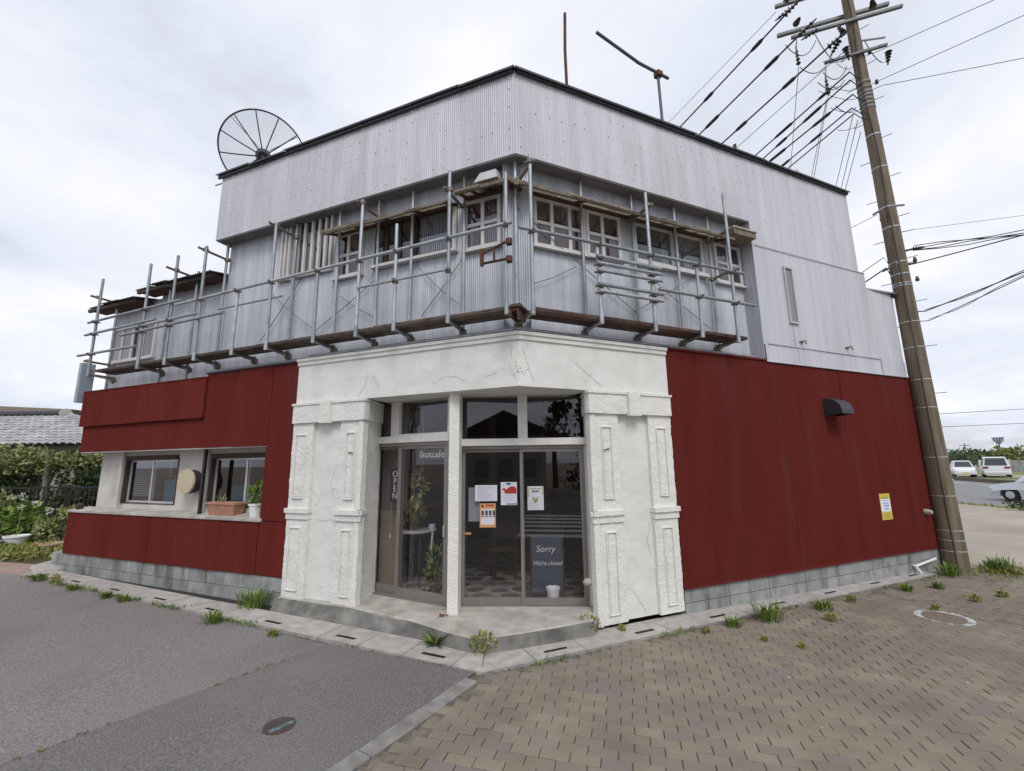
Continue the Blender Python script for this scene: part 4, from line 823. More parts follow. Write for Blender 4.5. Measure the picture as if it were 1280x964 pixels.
for i, (u0, o0) in enumerate(((5.95, -.6), (5.9, -.5))):
    a = FL.p(u0, o0, 6.9-.3*i); c = FL.p(8.0+.25*i, -2.5, 5.3); o = MB().tube([a, (a+c)/2-Vector((0, 0, .08)), c], .005, 4).build('guy_wire', M_WIREG); tag(o, ['upper thin guy wire slanting from the upper storey to the annex roof', 'lower thin guy wire slanting from the upper storey to the annex roof'][i], 'wire', 'guy wires over the annex roof')

# ================================================================== UTILITY POLE AND LINES
PB = Vector((8.10, 8.40, g(8.1)-.3)); ptop = Vector((7.98, 8.42, 13.6))
up_ = thing('utility_pole', (PB.x, PB.y, g(8.1)), 'brown stained concrete utility pole standing past the right end of the building', 'utility pole')
def pax(z): f = (z-PB.z)/(ptop.z-PB.z); q = PB.lerp(ptop, f); return q
def prad(z): return .190-.0068*z
MB().tube([pax(z) for z in (-.3, 1, 2, 4, 6, 8, 10, 12, 13.6)], [prad(z) for z in (-.3, 1, 2, 4, 6, 8, 10, 12, 13.6)], 24).build('shaft', M_POLEC, up_, smooth='auto')
def pband(z, h=.03, m=None, ex=.006): MB().tube([pax(z-h/2), pax(z+h/2)], prad(z)+ex, 20).build('band', m or M_ALUW, up_)
for z in (10.25, 10.11, 9.99, 9.9, 9.8, 9.7, 9.6): pband(z, .05, mat('band_steel', (.20, .21, .20), .6, .2), .012)
for z in (8.9, 8.1, 7.16, 6.7, 5.91, 5.65, 5.45, 5.40): pband(z, .03, M_GALV)
for z in (4.63, 4.1, 3.45, 2.9, 1.95, 1.24, .62, .26, .45): pband(z, .014, M_ALUW, .004)
lat = Vector((cos(radians(-44)), sin(radians(-44)), 0)); 
for k in range(20):
    z = 2.7+k*.47
    sd_ = 1 if k % 2 else -1; q = pax(z); MB().tube([q+lat*sd_*prad(z)*.9, q+lat*sd_*(prad(z)+.17)], .008, 6).build('step_bolt', M_GALV, up_)
MB().tube([pax(z)+Vector((-.62, -.66, 0)).normalized()*(prad(z)+.012)+lat*.03*sin(z*1.7) for z in [6.8+.3*i for i in range(20)]], .007, 5).build('down_cable', M_CABLE, up_)
MB().tube([pax(z)+lat*.03+Vector((-.69, -.69, 0)).normalized()*(prad(z)+.004) for z in [.0+.5*i for i in range(15)]], .016, 5).build('conduit', mat('pole_conduit', (.13, .10, .075), .85), up_)
for z in (7.16, 5.86): 
    q = pax(z); MB().tube([q+lat*(prad(z)+.10)+Vector((.05, .02, 0)), q+Vector((-.7, -.7, 0))*(prad(z)*.95), q-lat*(prad(z)+.10)-Vector((0, 0, .03))], .025, 8).build('bracket', M_GALV, up_)
# crossarms (stand on the pole: parts), insulators
def arm(c, d, l0, l1, r=.035):
    d = Vector(d).normalized(); o = MB(); a, b_ = c-d*l0, c+d*l1; F = Fr((a.x, a.y, 0), (d.x, d.y, 0), (-d.y, d.x, 0)); o.box(F, 0, (b_-a).length, -r, r, a.z-r, a.z+r); return o.build('crossarm', mat('arm_steel', (.13, .14, .145), .6, .2, col2=(.20, .21, .21), nscale=9), up_, bevel=.005)
WD = Vector((sin(radians(-18)), cos(radians(-18)), 0)); AD = Vector((-WD.y, WD.x, 0))
arm(pax(12.25)+WD*.16, (-.86, .30, 0), .9, 1.35, .04); arm(pax(11.85)-WD*.16, (-.86, .30, 0), .8, 1.35, .035); arm(pax(10.95)-Vector((.7, .7, 0))*.16, (-.93, .37, 0), .55, .62, .03)
arm(pax(13.1)+WD*.16, (-.86, .30, 0), 1.0, 1.3, .04)
MB().tube([pax(11.45)-lat*.1, pax(11.05)+lat*.42+Vector((0, -.1, 0))], .022, 6).build('stay_arm', M_GALV, up_)
def insul(p, d, l=.32, r=.055):
    d = Vector(d).normalized(); pr = [(.012, 0)]
    for k in range(4): pr += [(.02, l*(k+.2)/5), (r*(1-.12*k), l*(k+.5)/5), (.02, l*(k+.9)/5)]
    pr += [(.014, l)]; return MB().lathe(p, pr, 10, axis=d).build('insulator', M_INSUL, up_, smooth='auto')
lines = [('c', (6.43, 8.25, 12.03), -20.1, .021, 1), ('c', (6.69, 8.25, 11.48), -19.8, .021, 1), ('c', (7.31, 8.25, 11.15), -19.9, .021, 1), ('c', (7.66, 8.25, 11.04), -18.1, .008, 0),
         ('c', (7.60, 8.25, 10.41), -15.3, .017, 1), ('c', (7.58, 8.25, 10.20), -13.0, .017, 1), ('c', (7.58, 8.25, 9.83), -17.1, .017, 1), ('c', (7.51, 8.25, 9.49), -13.4, .015, 1), ('c', (7.54, 8.25, 9.35), -12.5, .014, 0), ('c', (6.16, 8.25, 12.04), -23.2, .006, 0)]
rr = random.Random(4)
for i, (kx, s, a, r, sl) in enumerate(lines):
    s = Vector(s); d = Vector((sin(radians(a)), cos(radians(a)), 0)); L_ = 45; pts = [s+d*(L_*k/16)-Vector((0, 0, .9*4*(k/16)*(1-k/16)*.35)) for k in range(17)]
    w_ = thing('power_line', s, ['upper of the three thick top cables running from the pole behind the roof', 'middle one of the three thick top cables running from the pole behind the roof', 'lowest of the three thick top cables running from the pole behind the roof', 'thin cable directly below the three thick top cables behind the roof', 'uppermost cable of the lower bundle of sleeved cables left of the pole', 'second cable from the top in the lower sleeved bundle left of the pole', 'third cable from the top in the lower sleeved bundle left of the pole', 'fourth cable from the top in the lower sleeved bundle left of the pole', 'plain lowest cable of the lower bundle left of the pole without sleeves', 'thin grey wire left of all the thick cables over the roof'][i], 'power line', 'overhead cables running behind the roof')
    MB().tube(pts, r, 6).build('cable', M_CABLE, w_)
    if sl:
        if i < 3: insul(s+d*.10, -d, .42, .075)
        def along(x): f = x/L_*16; k = int(f); return pts[k].lerp(pts[k+1], f-k)
        for x0 in ([.5, 1.5] if i > 2 else [.7, 2.2]):
            x0 += rr.uniform(-.15, .25); ln = rr.uniform(.35, .6); MB().tube([along(x0), along(x0+.08), along(x0+ln-.1), along(x0+ln)], [r, r*2.3, r*2.1, r], 7).build('sleeve', M_CABLE, w_)
    tgt = pax(s.z-.02); e_ = (tgt-s)
    if i > 3 and i < 9: MB().tube([s, s+e_*.5+Vector((0, 0, -.06)), tgt-e_.normalized()*prad(s.z)*.8], .010, 6).build('lead', M_CABLE, w_)
for i, (s, a) in enumerate((((6.48, 8.25, 10.55), 29.2), ((7.03, 8.25, 9.78), 28.4), ((6.98, 8.25, 9.70), 27.6), ((7.50, 8.25, 9.29), 28.6), ((7.59, 8.25, 9.19), 29.2), ((7.61, 8.25, 8.89), 28.8))):
    s = Vector(s); d = Vector((sin(radians(a)), cos(radians(a)), 0)); L_ = 40; pts = [s+d*(L_*k/14)-Vector((0, 0, 1.0*4*(k/14)*(1-k/14))) for k in range(15)]
    o = MB().tube(pts, .007, 5).build('service_wire', M_CABLE); tag(o, ['leftmost steep wire hanging from an insulator down behind the right roof edge', 'left one of the close pair of steep wires behind the right roof edge', 'right one of the close pair of steep wires behind the right roof edge', 'left one of the three steep wires nearest the pole', 'middle one of the three steep wires nearest the pole', 'right one of the three steep wires nearest the pole'][i], 'wire', 'thin wires dropping behind the right roof end')
    if i in (0, 1): insul(s+d*-.05, Vector((0, 0, 1)), .5, .05); MB().tube([s+Vector((0, 0, .4)), s+Vector((.05, 0, .75))], .012, 6).build('hanger', M_CLAMP, up_)
rl_ = [((8.12, 8.25, 10.13), -47.0, 0), ((8.27, 8.25, 10.05), -74.2, 0), ((8.27, 8.25, 10.92), -51.6, 0)]
for i, (s, a, sag) in enumerate(rl_):
    s = Vector(s); d = -Vector((sin(radians(a)), cos(radians(a)), 0)); pts = [s+d*(14*k/8)-Vector((0, 0, .25*4*(k/8)*(1-k/8)*.3)) for k in range(9)]
    o = MB().tube([pax(s.z)+d*prad(s.z)*.7]+pts, .007, 5).build('span_wire', M_WIREG); tag(o, ['middle one of three thin wires rising from the upper pole to the right', 'lowest and flattest of three thin wires rising from the upper pole to the right', 'highest of three thin wires rising from the upper pole to the right'][i], 'wire', 'thin wires crossing from the upper pole to the right')
low = [((8.35, 8.25, 6.59), -68.9, .004, 'thin single wire leaving the pole to the right above the thick bundle'), ((8.27, 8.25, 6.16), -63.7, .022, 'thick twisted bundle of cables leaving the pole to the right'),
       ((8.21, 8.25, 5.83), -33.0, .012, 'black cable that curves up from the pole into the thick bundle'), ((8.27, 8.25, 4.82), 10.3, .011, 'upper twisted service cable rising from the pole at lower right'), ((8.30, 8.25, 4.62), 19.5, .008, 'lower twisted service cable rising from the pole at lower right')]
for i, (s, a, r, lb) in enumerate(low):
    s = Vector(s); d = -Vector((sin(radians(a)), cos(radians(a)), 0)); w_ = thing('service_cable', s, lb, 'cable'); L_ = 12
    pts = [s+d*(L_*k/30)-Vector((0, 0, .6*4*(k/30)*(1-k/30)*.25)) for k in range(31)]
    if i == 1:
        for q in range(4): MB().tube([p_+Vector((0, .02*sin(k*1.7+q*1.6), .022*cos(k*1.7+q*1.6)+.012*(q-1.5)*(1-k/30)*3)) for k, p_ in enumerate(pts)], .009, 5).build('cable', M_CABLE, w_)
        insul(s-d*.02, d, .2, .05)
    elif i in (3, 4):
        MB().tube(pts, r, 5).build('cable', M_CABLE, w_); MB().tube([p_+Vector((.03*sin(k*1.1), 0, .03*cos(k*1.1))) for k, p_ in enumerate(pts)], r*.7, 5).build('lashing_wire', M_WIREG, w_)
    else: MB().tube(pts, r, 5).build('cable', M_CABLE, w_)
    MB().tube([pax(s.z)+d*prad(s.z)*.8, s], max(.008, r), 5).build('lead', M_CABLE, w_)
for s, a, r, lb in (((7.66, 8.25, 6.94), -24.3, .006, 'thin wire from the pole bracket to behind the upper roof end'), ((7.63, 8.25, 5.98), 3.8, .008, 'upper black cable from the pole to behind the rear block'), ((7.64, 8.25, 5.75), 4.9, .014, 'lower drooping black cable from the pole to behind the rear block')):
    s = Vector(s); d = Vector((sin(radians(a)), cos(radians(a)), 0)); pts = [pax(s.z)-lat*prad(s.z)]+[s+d*(16*k/10)-Vector((0, 0, .3*4*(k/10)*(1-k/10))) for k in range(11)]
    o = MB().tube(pts, r, 5).build('service_cable', M_CABLE); tag(o, lb, 'cable')
rr = random.Random(8)
for k in range(7):   # small leads and drip loops around the pole head
    z = 9.4+.28*k; q = pax(z)-lat*prad(z); e_ = q+Vector((-rr.uniform(.3, .9), rr.uniform(-.1, .2), rr.uniform(-.15, .35)))
    MB().tube([q, q.lerp(e_, .3)-Vector((0, 0, .10)), q.lerp(e_, .7)-Vector((0, 0, .08)), e_], .006, 5).build('jumper_lead', M_CABLE, up_)
for z, dx in ((5.86, .26), (5.45, .24), (10.1, .22), (10.9, .2)):
    q = pax(z); b = MB().lathe(q+lat*dx, [(.0, 0), (.03, .01), (.035, .05), (.02, .08), (.03, .1), (.0, .11)], 8).build('spool', M_INSUL, up_)
for a in ((6.3, 11.2, 7.0, 11.3, -.35), (6.55, 10.6, 7.3, 10.9, -.3), (6.9, 10.2, 7.5, 10.25, -.22), (7.0, 11.5, 7.7, 11.0, -.5), (7.2, 9.6, 7.65, 9.55, -.15), (7.05, 10.45, 7.6, 10.6, -.25), (8.1, 11.3, 8.5, 10.7, -.2)):
    P0, P1 = Vector((a[0], 8.3, a[1])), Vector((a[2], 8.3, a[3])); MB().tube([P0.lerp(P1, k/8)+Vector((0, 0, a[4]*4*(k/8)*(1-k/8))) for k in range(9)], .009, 5).build('jumper_lead', M_CABLE, up_)
for q, d in (((6.55, 8.3, 12.2), (-.5, .6, -.1)), ((6.6, 8.3, 11.75), (.5, .2, .75)), ((6.5, 8.3, 12.35), (-.4, 0, .8)), ((7.45, 8.2, 11.2), (-.3, .3, -.6)), ((7.6, 8.2, 11.35), (-.2, .2, .8)), ((7.5, 8.15, 10.95), (.1, 0, -.8)), ((8.5, 8.2, 10.9), (-.1, .1, -.9)), ((8.45, 8.3, 12.2), (.2, .2, .9)), ((7.1, 8.3, 11.6), (-.6, .5, -.1))): insul(Vector(q), d, .34, .07)
dp_ = thing('drain_pipe', (7.3, 7.9, g(7.4)), 'bent white plastic drain pipe at the foot of the utility pole', 'pipe')
MB().tube([FR.p(7.70, .06, -.06), FR.p(7.62, .02, .05), FR.p(8.25, .05, .13)], .021, 10).build('pipe', M_WHITE, dp_, smooth='auto'); MB().tube([FR.p(7.67, .04, -.02), FR.p(7.61, .02, .07)], .027, 10).build('elbow', M_WHITE, dp_)

# ================================================================== SIGNS, POSTERS, FURNISHINGS
def text(body, F, u, o, z, size, mt, parent, name='lettering', shear=0, ext=.002, ax='LEFT', flip=False, space=1.0):
    cu = bpy.data.curves.new(name, 'FONT'); cu.body = body; cu.size = size; cu.extrude = ext; cu.offset = .0012 if ext > .004 else 0; cu.align_x = ax; cu.align_y = 'CENTER'; cu.shear = shear; cu.space_character = space
    ob = bpy.data.objects.new(name, cu); COL.objects.link(ob)
    d = F.d * (-1 if flip else 1); n = F.n; M = Matrix((d, Vector((0, 0, 1)), n)).transposed().to_4x4(); M.translation = F.p(u, o, z)
    dg = bpy.context.evaluated_depsgraph_get(); me = bpy.data.meshes.new_from_object(ob.evaluated_get(dg)); bpy.data.objects.remove(ob)
    me.transform(M); off = Vector((0, 0, 0)); q = parent
    while q is not None: off += q.location; q = q.parent
    me.transform(Matrix.Translation(-off)); me.materials.clear(); me.materials.append(mt); o_ = bpy.data.objects.new(name, me); COL.objects.link(o_); o_.parent = parent; return o_
C_NAVY = flat('navy_board', (.012, .014, .03)); C_CREAM = flat('cream_letters', (.62, .58, .48)); C_CHALK = flat('chalk', (.62, .64, .66)); C_SLATE = flat('slate', (.055, .075, .10), .75)
C_RED = flat('poster_red', (.42, .02, .02)); C_ORANGE = flat('poster_orange', (.75, .36, .14)); C_BLUE = flat('poster_blue', (.03, .10, .22)); C_GREY = flat('print_grey', (.42, .45, .50)); C_YEL = flat('notice_yellow', (.62, .45, .07)); C_GRN = flat('print_green', (.25, .36, .08)); C_DK = flat('print_dark', (.09, .06, .07)); C_LBL = flat('print_blue_grey', (.35, .42, .62))
C_NEON = flat('white_letters', (.72, .74, .78))
sg = thing('open_sign', FD.p(.2, -.09, 1.65), 'dark narrow hanging board reading OPEN in upright white letters inside the door', 'sign')
MB().box(FD, .105, .295, -.115, -.105, 1.40, 1.87).build('board', C_NAVY, sg, bevel=.003)
for k, ch in enumerate('OPEN'): text(ch, FD, .20, -.103, 1.80-.105*k, .125, C_NEON, sg, 'letter', ax='CENTER')
MB().tube([FD.p(.14, -.11, 1.87), FD.p(.20, -.11, 2.0), FD.p(.26, -.11, 1.87)], .002, 4).build('cord', C_CREAM, sg); MB().tube([FD.p(.14, -.11, 1.4), FD.p(.135, -.11, .95)], .002, 4).build('cord', C_CREAM, sg); MB().lathe(FD.p(.135, -.11, .90), [(0, 0), (.018, .01), (.012, .05), (0, .05)], 8).build('tassel', C_CREAM, sg)
sg = thing('cafe_sign', FD.p(.9, -.09, 2.08), 'pale cut-out cafe name letters fixed high behind the door glass', 'sign')
text('Ikotcafe', FD, .885, -.095, 2.075, .138, flat('cafe_letters', (.80, .76, .66)), sg, ax='CENTER', ext=.006)
MB().box(FD, .63, 1.14, -.112, -.106, 2.00, 2.15).build('backing_board', flat('sign_brown', (.10, .06, .045)), sg)
def poster(u0, u1, z0, z1, lb, cat='poster', mt=M_PAPER, F=FW, o=-.062, name='poster'):
    t = thing(name, F.p((u0+u1)/2, o, z0), lb, cat); MB().box(F, u0, u1, o-.002, o, z0, z1).build('sheet', mt, t); return t
def rects(t, lst, mt, F=FW, o=-.0605, name='print'):
    for a in lst: MB().box(F, a[0], a[1], o-.001, o, a[2], a[3]).build(name, mt, t)
P_ = .012 # posters are taped to the inside of the sliding panes, seen through the glass
rr = random.Random(2)
t = poster(.179, .477, 1.445, 1.653, 'plain white landscape notice sheet on the left window pane')
rects(t, [(.215, .215+rr.uniform(.12, .22), 1.62-.022*k, 1.626-.022*k) for k in range(8)], C_GREY)
t = poster(.525, .742, 1.392, 1.69, 'white poster with a big red animal drawing on the left window pane')
b = MB(); pts = [(.58, 1.54), (.735, 1.54), (.735, 1.60), (.71, 1.63), (.67, 1.635), (.63, 1.62), (.60, 1.59), (.57, 1.615), (.545, 1.60), (.54, 1.575), (.56, 1.59), (.575, 1.57)]
b.hexa([FW.p(u, -.0615, z) for u, z in pts], [FW.p(u, -.0600, z) for u, z in pts]); b.build('print', C_RED, t, recalc=True)
rects(t, [(.60, .735, 1.40, 1.412)], C_BLUE); rects(t, [(.56, .56+rr.uniform(.1, .17), 1.51-.02*k, 1.514-.02*k) for k in range(4)], C_LBL); rects(t, [(.60, .66, 1.655, 1.68)], C_BLUE)
t = poster(.243, .455, 1.108, 1.415, 'orange bordered flyer with dark icons below the plain white notice')
rects(t, [(.243, .455, 1.345, 1.414), (.243, .455, 1.109, 1.145), (.243, .258, 1.146, 1.344), (.440, .455, 1.146, 1.344)], C_ORANGE); rects(t, [(.325+.022*k, .343+.022*k, 1.375, 1.402) for k in range(5)], C_RED, o=-.0595)
rects(t, [(.265+.05*k-.012*(k > 1)*0, .30+.05*k, 1.262, 1.325) for k in range(4)], C_DK, o=-.0598); rects(t, [(.265+.05*k, .302+.05*k, 1.24, 1.252) for k in range(4)], C_BLUE, o=-.0598); rects(t, [(.262, .295, 1.365, 1.40)], C_DK, o=-.0595)
t = poster(.88, 1.093, 1.328, 1.634, 'white flyer with green and yellow leafy border on the right window pane', o=-.030)
rects(t, [(.94+.025*k, .958+.025*k, 1.555, 1.58) for k in range(4)], C_DK, o=-.0285); rects(t, [(.91, 1.06, 1.595, 1.606)], C_GRN, o=-.0285); rects(t, [(.883, .90, 1.50+.03*k, 1.52+.03*k) for k in range(5)], C_GRN, o=-.0285); rects(t, [(1.07, 1.09, 1.53+.03*k, 1.548+.03*k) for k in range(4)], C_YEL, o=-.0285); rects(t, [(.895, 1.00, 1.345+.02*k, 1.349+.02*k) for k in range(5)], C_GREY, o=-.0285)
b = MB(); pts = [(.945, 1.50), (.99, 1.475), (1.02, 1.505), (1.01, 1.44), (.98, 1.42), (.955, 1.45)]; b.hexa([FW.p(u, -.029, z) for u, z in pts], [FW.p(u, -.0280, z) for u, z in pts]); b.build('print', C_GRN, t)
t = thing('paper_sheet', FW.p(.13, -.12, 1.2), 'dim grey paper sheet hanging inside behind the white notices', 'paper'); MB().box(FW, .085, .24, -.125, -.122, 1.18, 1.62).build('sheet', flat('grey_sheet', (.30, .36, .38)), t)
ntc = thing('wall_notice', FR.p(7.05, .01, .88), 'yellow and white paper notice stuck on the red right wall', 'notice')
MB().box(FR, 6.89, 7.20, .010, .014, .88, 1.325).build('sheet', C_YEL, ntc); MB().box(FR, 6.905, 7.185, .0145, .0155, 1.02, 1.23).build('print', M_PAPER, ntc)
rects(ntc, [(6.98, 7.12, 1.20, 1.215), (6.96, 7.13, 1.15, 1.175), (6.98, 7.14, 1.10, 1.135), (6.99, 7.12, 1.05, 1.08)], C_LBL, FR, .0165); rects(ntc, [(6.94, 7.15, 1.245, 1.27)], C_GRN, FR, .0155); rects(ntc, [(6.95+.03*k, 6.965+.03*k, .90, 1.0) for k in range(7)], flat('notice_olive', (.45, .36, .06)), FR, .0155)
cb = thing('chalkboard', FW.p(1.12, -.25, .17), 'chalkboard behind the right window reading Sorry We are closed', 'chalkboard')
FB = Fr(FW.p(0, -.24, 0), FW.d, FW.n); MB().box(FB, .92, 1.33, -.02, .0, .26, .965).build('board', C_SLATE, cb)
for a in ((.90, .922, .18, .985), (1.328, 1.35, .18, .985), (.922, 1.328, .965, .985), (.922, 1.328, .24, .262)): MB().box(FB, a[0], a[1], -.025, .008, a[2], a[3]).build('frame', M_DKWOOD, cb)
text('Sorry', FB, .975, .003, .80, .115, C_CHALK, cb, shear=.25, ext=.001); text("We're closed", FB, .93, .003, .62, .078, C_CHALK, cb, shear=.3, ext=.001, space=.92)
def potshape(c, r, h, mt, name, lb, cat='plant pot', taper=.75):
    t = thing(name, c, lb, cat); MB().lathe(c, [(.0, 0), (r*taper, 0), (r*.96, h*.84), (r*1.06, h*.85), (r*1.06, h), (r*.92, h), (r*.88, h*.8), (0, h*.8)], 20).build('pot', mt, t, smooth='auto'); return t
potshape(FW.p(1.19, -.16, .155), .088, .19, M_WHITE, 'flower_pot', 'empty white pot standing in front of the chalkboard inside the window')
def leaves(b, c, rad, n, size, rr, up=.3, shape=1, lo=-1):
    """n bent leaves spread through an ellipsoid"""
    c = Vector(c)
    for i in range(n):
        while True:
            p = Vector((rr.uniform(-1, 1), rr.uniform(-1, 1), rr.uniform(lo, 1)))
            if p.length < 1 and p.length > .35*rr.random()+.2: break
        q = c+Vector((p.x*rad[0], p.y*rad[1], p.z*rad[2])); d = (p+Vector((rr.gauss(0, .5), rr.gauss(0, .5), up+rr.gauss(0, .5)))).normalized()
        s = d.cross(Vector((rr.gauss(0, 1), rr.gauss(0, 1), rr.gauss(0, 1)))).normalized(); L_ = size*rr.uniform(.6, 1.3); w_ = L_*.32*shape
        b.cur = rr.random(); nrm = d.cross(s)*L_*.12
        b.quadv([q, q+d*L_*.5+s*w_+nrm, q+d*L_-nrm, q+d*L_*.5-s*w_+nrm])
def blades(b, c, n, h, rr, spread=.6, w=.012, r0=.03):
    c = Vector(c)
    for i in range(n):
        a = rr.uniform(0, 2*pi); ln = h*rr.uniform(.45, 1.15); sp = spread*rr.uniform(.2, 1); d = Vector((cos(a), sin(a), 0)); s = Vector((-sin(a), cos(a), 0))*w*rr.uniform(.6, 1.3)
        p = c+d*r0*rr.random(); b.cur = rr.random(); q1 = p+d*ln*sp*.35+Vector((0, 0, ln*.6)); q2 = p+d*ln*sp+Vector((0, 0, ln*(1-.45*sp)))
        b.quadv([p-s*.6, p+s*.6, q1+s, q1-s]); b.quadv([q1-s, q1+s, q2])
rw = random.Random(21)
# hanging leafy plant + table plant + fern by the door
t = thing('hanging_plant', FD.p(.55, -.4, 1.5), 'trailing leafy plant hanging inside behind the door glass', 'plant'); b = MB(); leaves(b, FD.p(.52, -.28, 1.62), (.09, .09, .28), 60, .12, rw, -.4); b.build('foliage', M_LEAFP, t, attr=True, recalc=False)
MB().tube([FD.p(.52, -.28, 2.9), FD.p(.60, -.28, 2.1), FD.p(.50, -.28, 1.7)], .004, 5).build('cord', C_CREAM, t)
t = thing('display_table', (-1.45, 7.0, .155), 'small dark table with a white cloth edge just inside the door', 'table')
MB().lathe((-1.50, 6.95, .93), [(.0, 0), (.30, 0), (.31, .02), (0, .022)], 24).build('table_top', M_WHITE, t, smooth='auto')
for a in (.4, 2.0, 3.6, 5.2): MB().tube([(-1.5+.22*cos(a), 6.95+.22*sin(a), .155), (-1.5+.2*cos(a), 6.95+.2*sin(a), .93)], .017, 6).build('leg', M_DKWOOD, t)
t = potshape(Vector((-1.58, 6.9, .953)), .08, .12, M_DKWOOD, 'potted_plant', 'yellow green leafy plant on the small table inside the door', 'plant'); b = MB(); leaves(b, (-1.58, 6.9, 1.20), (.22, .2, .17), 150, .085, rw, .4); b.build('foliage', M_LEAFY, t, attr=True, recalc=False)
t = thing('white_lamp_stand', (-1.24, 6.62, .155), 'white cup shaped lamp on a thin white leg beside the table plant', 'lamp stand'); MB().tube([(-1.26, 6.80, .40), (-1.22, 6.78, .95)], .016, 8).build('leg', M_WHITE, t); MB().lathe((-1.23, 6.78, .95), [(.0, 0), (.04, 0), (.055, .10), (.0, .10)], 12).build('cup', flat('pale_blue', (.55, .65, .75)), t, smooth='auto')
t = potshape(Vector((-1.08, 6.30, .155)), .10, .14, M_DKWOOD, 'potted_plant', 'bushy green potted plant on the floor behind the right edge of the door', 'plant'); b = MB(); leaves(b, (-1.08, 6.30, .50), (.15, .13, .32), 190, .08, rw, .5); b.build('foliage', M_LEAF, t, attr=True, recalc=False)
t = thing('round_table', (.25, 7.6, .155), 'dark round cafe table inside behind the window', 'table'); MB().lathe((.25, 7.6, .80), [(0, 0), (.4, 0), (.41, .03), (0, .03)], 24).build('table_top', M_DKWOOD, t, smooth='auto'); MB().tube([(.25, 7.6, .155), (.25, 7.6, .8)], .04, 8).build('leg', M_DKWOOD, t)
for k, (x, y, lb) in enumerate(((-.15, 7.45, 'left'), (.6, 7.3, 'right'))):
    t = thing('cafe_chair', (x, y, .155), f'dark wooden chair on the {lb} of the round cafe table', 'chair', 'chairs at the round cafe table'); MB().box(FG, x-.2, x+.2, y-.2, y+.2, .56, .60).build('seat', M_DKWOOD, t); MB().box(FG, x-.2, x+.2, y-.2, y-.17, .75, 1.02).build('backrest', M_DKWOOD, t)
    for dx in (-.17, .17):
        for dy in (-.17, .17): MB().tube([(x+dx, y+dy, .155), (x+dx, y+dy, 1.0 if dy < 0 else .56)], .016, 6).build('leg', M_DKWOOD, t)
dl = thing('dead_leaf', (-.86, 5.52, .16), 'curled brown dead leaf lying on the entrance step', 'leaf'); b = MB()
for k in range(5): a = k*1.2; b.cur = k/5; b.quadv([(-.93+.03*k, 5.50, .162), (-.93+.03*k+.05*cos(a), 5.50+.04*sin(a), .20), (-.90+.03*k, 5.52, .185)])
b.build('blade', mat('dead_leaf', (.16, .06, .035), .8), dl, recalc=False)
# left window band: drum-like lamp, planter, pot, small ball
lam = thing('wall_drum', FL.p(6.05, -.2, 1.7), 'round cream faced dark drum mounted on the wall between the left windows', 'drum'); ax_ = (FL.n*1.0-FL.d*.02).normalized(); cc = FL.p(6.06, -.10, 1.70)
MB().lathe(cc-ax_*.22, [(0, 0), (.12, 0), (.19, .08), (.205, .20), (.0, .20)], 28, axis=ax_).build('shell', M_DKWOOD, lam, smooth='auto'); MB().lathe(cc-ax_*.018, [(0, 0), (.205, 0), (.208, .02), (.20, .035), (0, .04)], 28, axis=ax_).build('face', flat('cream_face', (.50, .43, .30)), lam, smooth='auto')
MB().tube([FL.p(5.98, -.30, 1.74), cc-ax_*.15], .02, 8).build('bracket', M_CLAMP, lam)
pl = thing('planter_box', FL.p(5.1, -.15, 1.18), 'long terracotta planter on the ledge in front of the right hand left-side window', 'planter')
b = MB(); b.hexa([FL.p(u, o, 1.182) for u, o in ((4.82, -.24), (5.38, -.24), (5.38, -.08), (4.82, -.08))], [FL.p(u, o, 1.36) for u, o in ((4.78, -.27), (5.43, -.27), (5.43, -.05), (4.78, -.05))]); b.build('trough', M_TERRA, pl, bevel=.006)
MB().box(FL, 4.765, 5.445, -.28, -.04, 1.345, 1.385).build('rim', M_TERRA, pl, bevel=.006); b = MB(); blades(b, FL.p(5.2, -.15, 1.38), 14, .16, rw, .7, .008, .08); b.build('sprouts', M_LEAFP, pl, attr=True, recalc=False)
t = potshape(FL.p(4.40, -.13, 1.18), .10, .2, M_WHITE, 'flower_pot', 'white pot with a small green plant at the right end of the window ledge', 'potted plant'); b = MB(); leaves(b, FL.p(4.38, -.13, 1.52), (.12, .1, .18), 90, .09, rw, .6); b.build('foliage', M_LEAF, t, attr=True, recalc=False)
o = MB().lathe(FL.p(8.97, -.05, 1.175), [(0, 0), (.05, .01), (.065, .06), (.045, .11), (0, .12)], 14).build('dark_ball', M_DKWOOD, None, smooth='auto'); tag(o, 'small dark round knob sitting on the far left end of the window ledge', 'ornament')
sb = thing('sign_box', FL.p(9.45, .1, 3.3), 'pale blue slab sign sticking out at the far left end of the building', 'sign'); MB().box(FL, 9.38, 9.47, -.14, .09, 3.24, 4.05).build('box', flat('pale_blue_sign', (.30, .345, .40), .5), sb, bevel=.008); MB().box(FL, 9.23, 9.36, -.02, .02, 3.35, 3.40).box(FL, 9.20, 9.36, -.02, .02, 3.85, 3.90).build('bracket', M_CLAMP, sb)

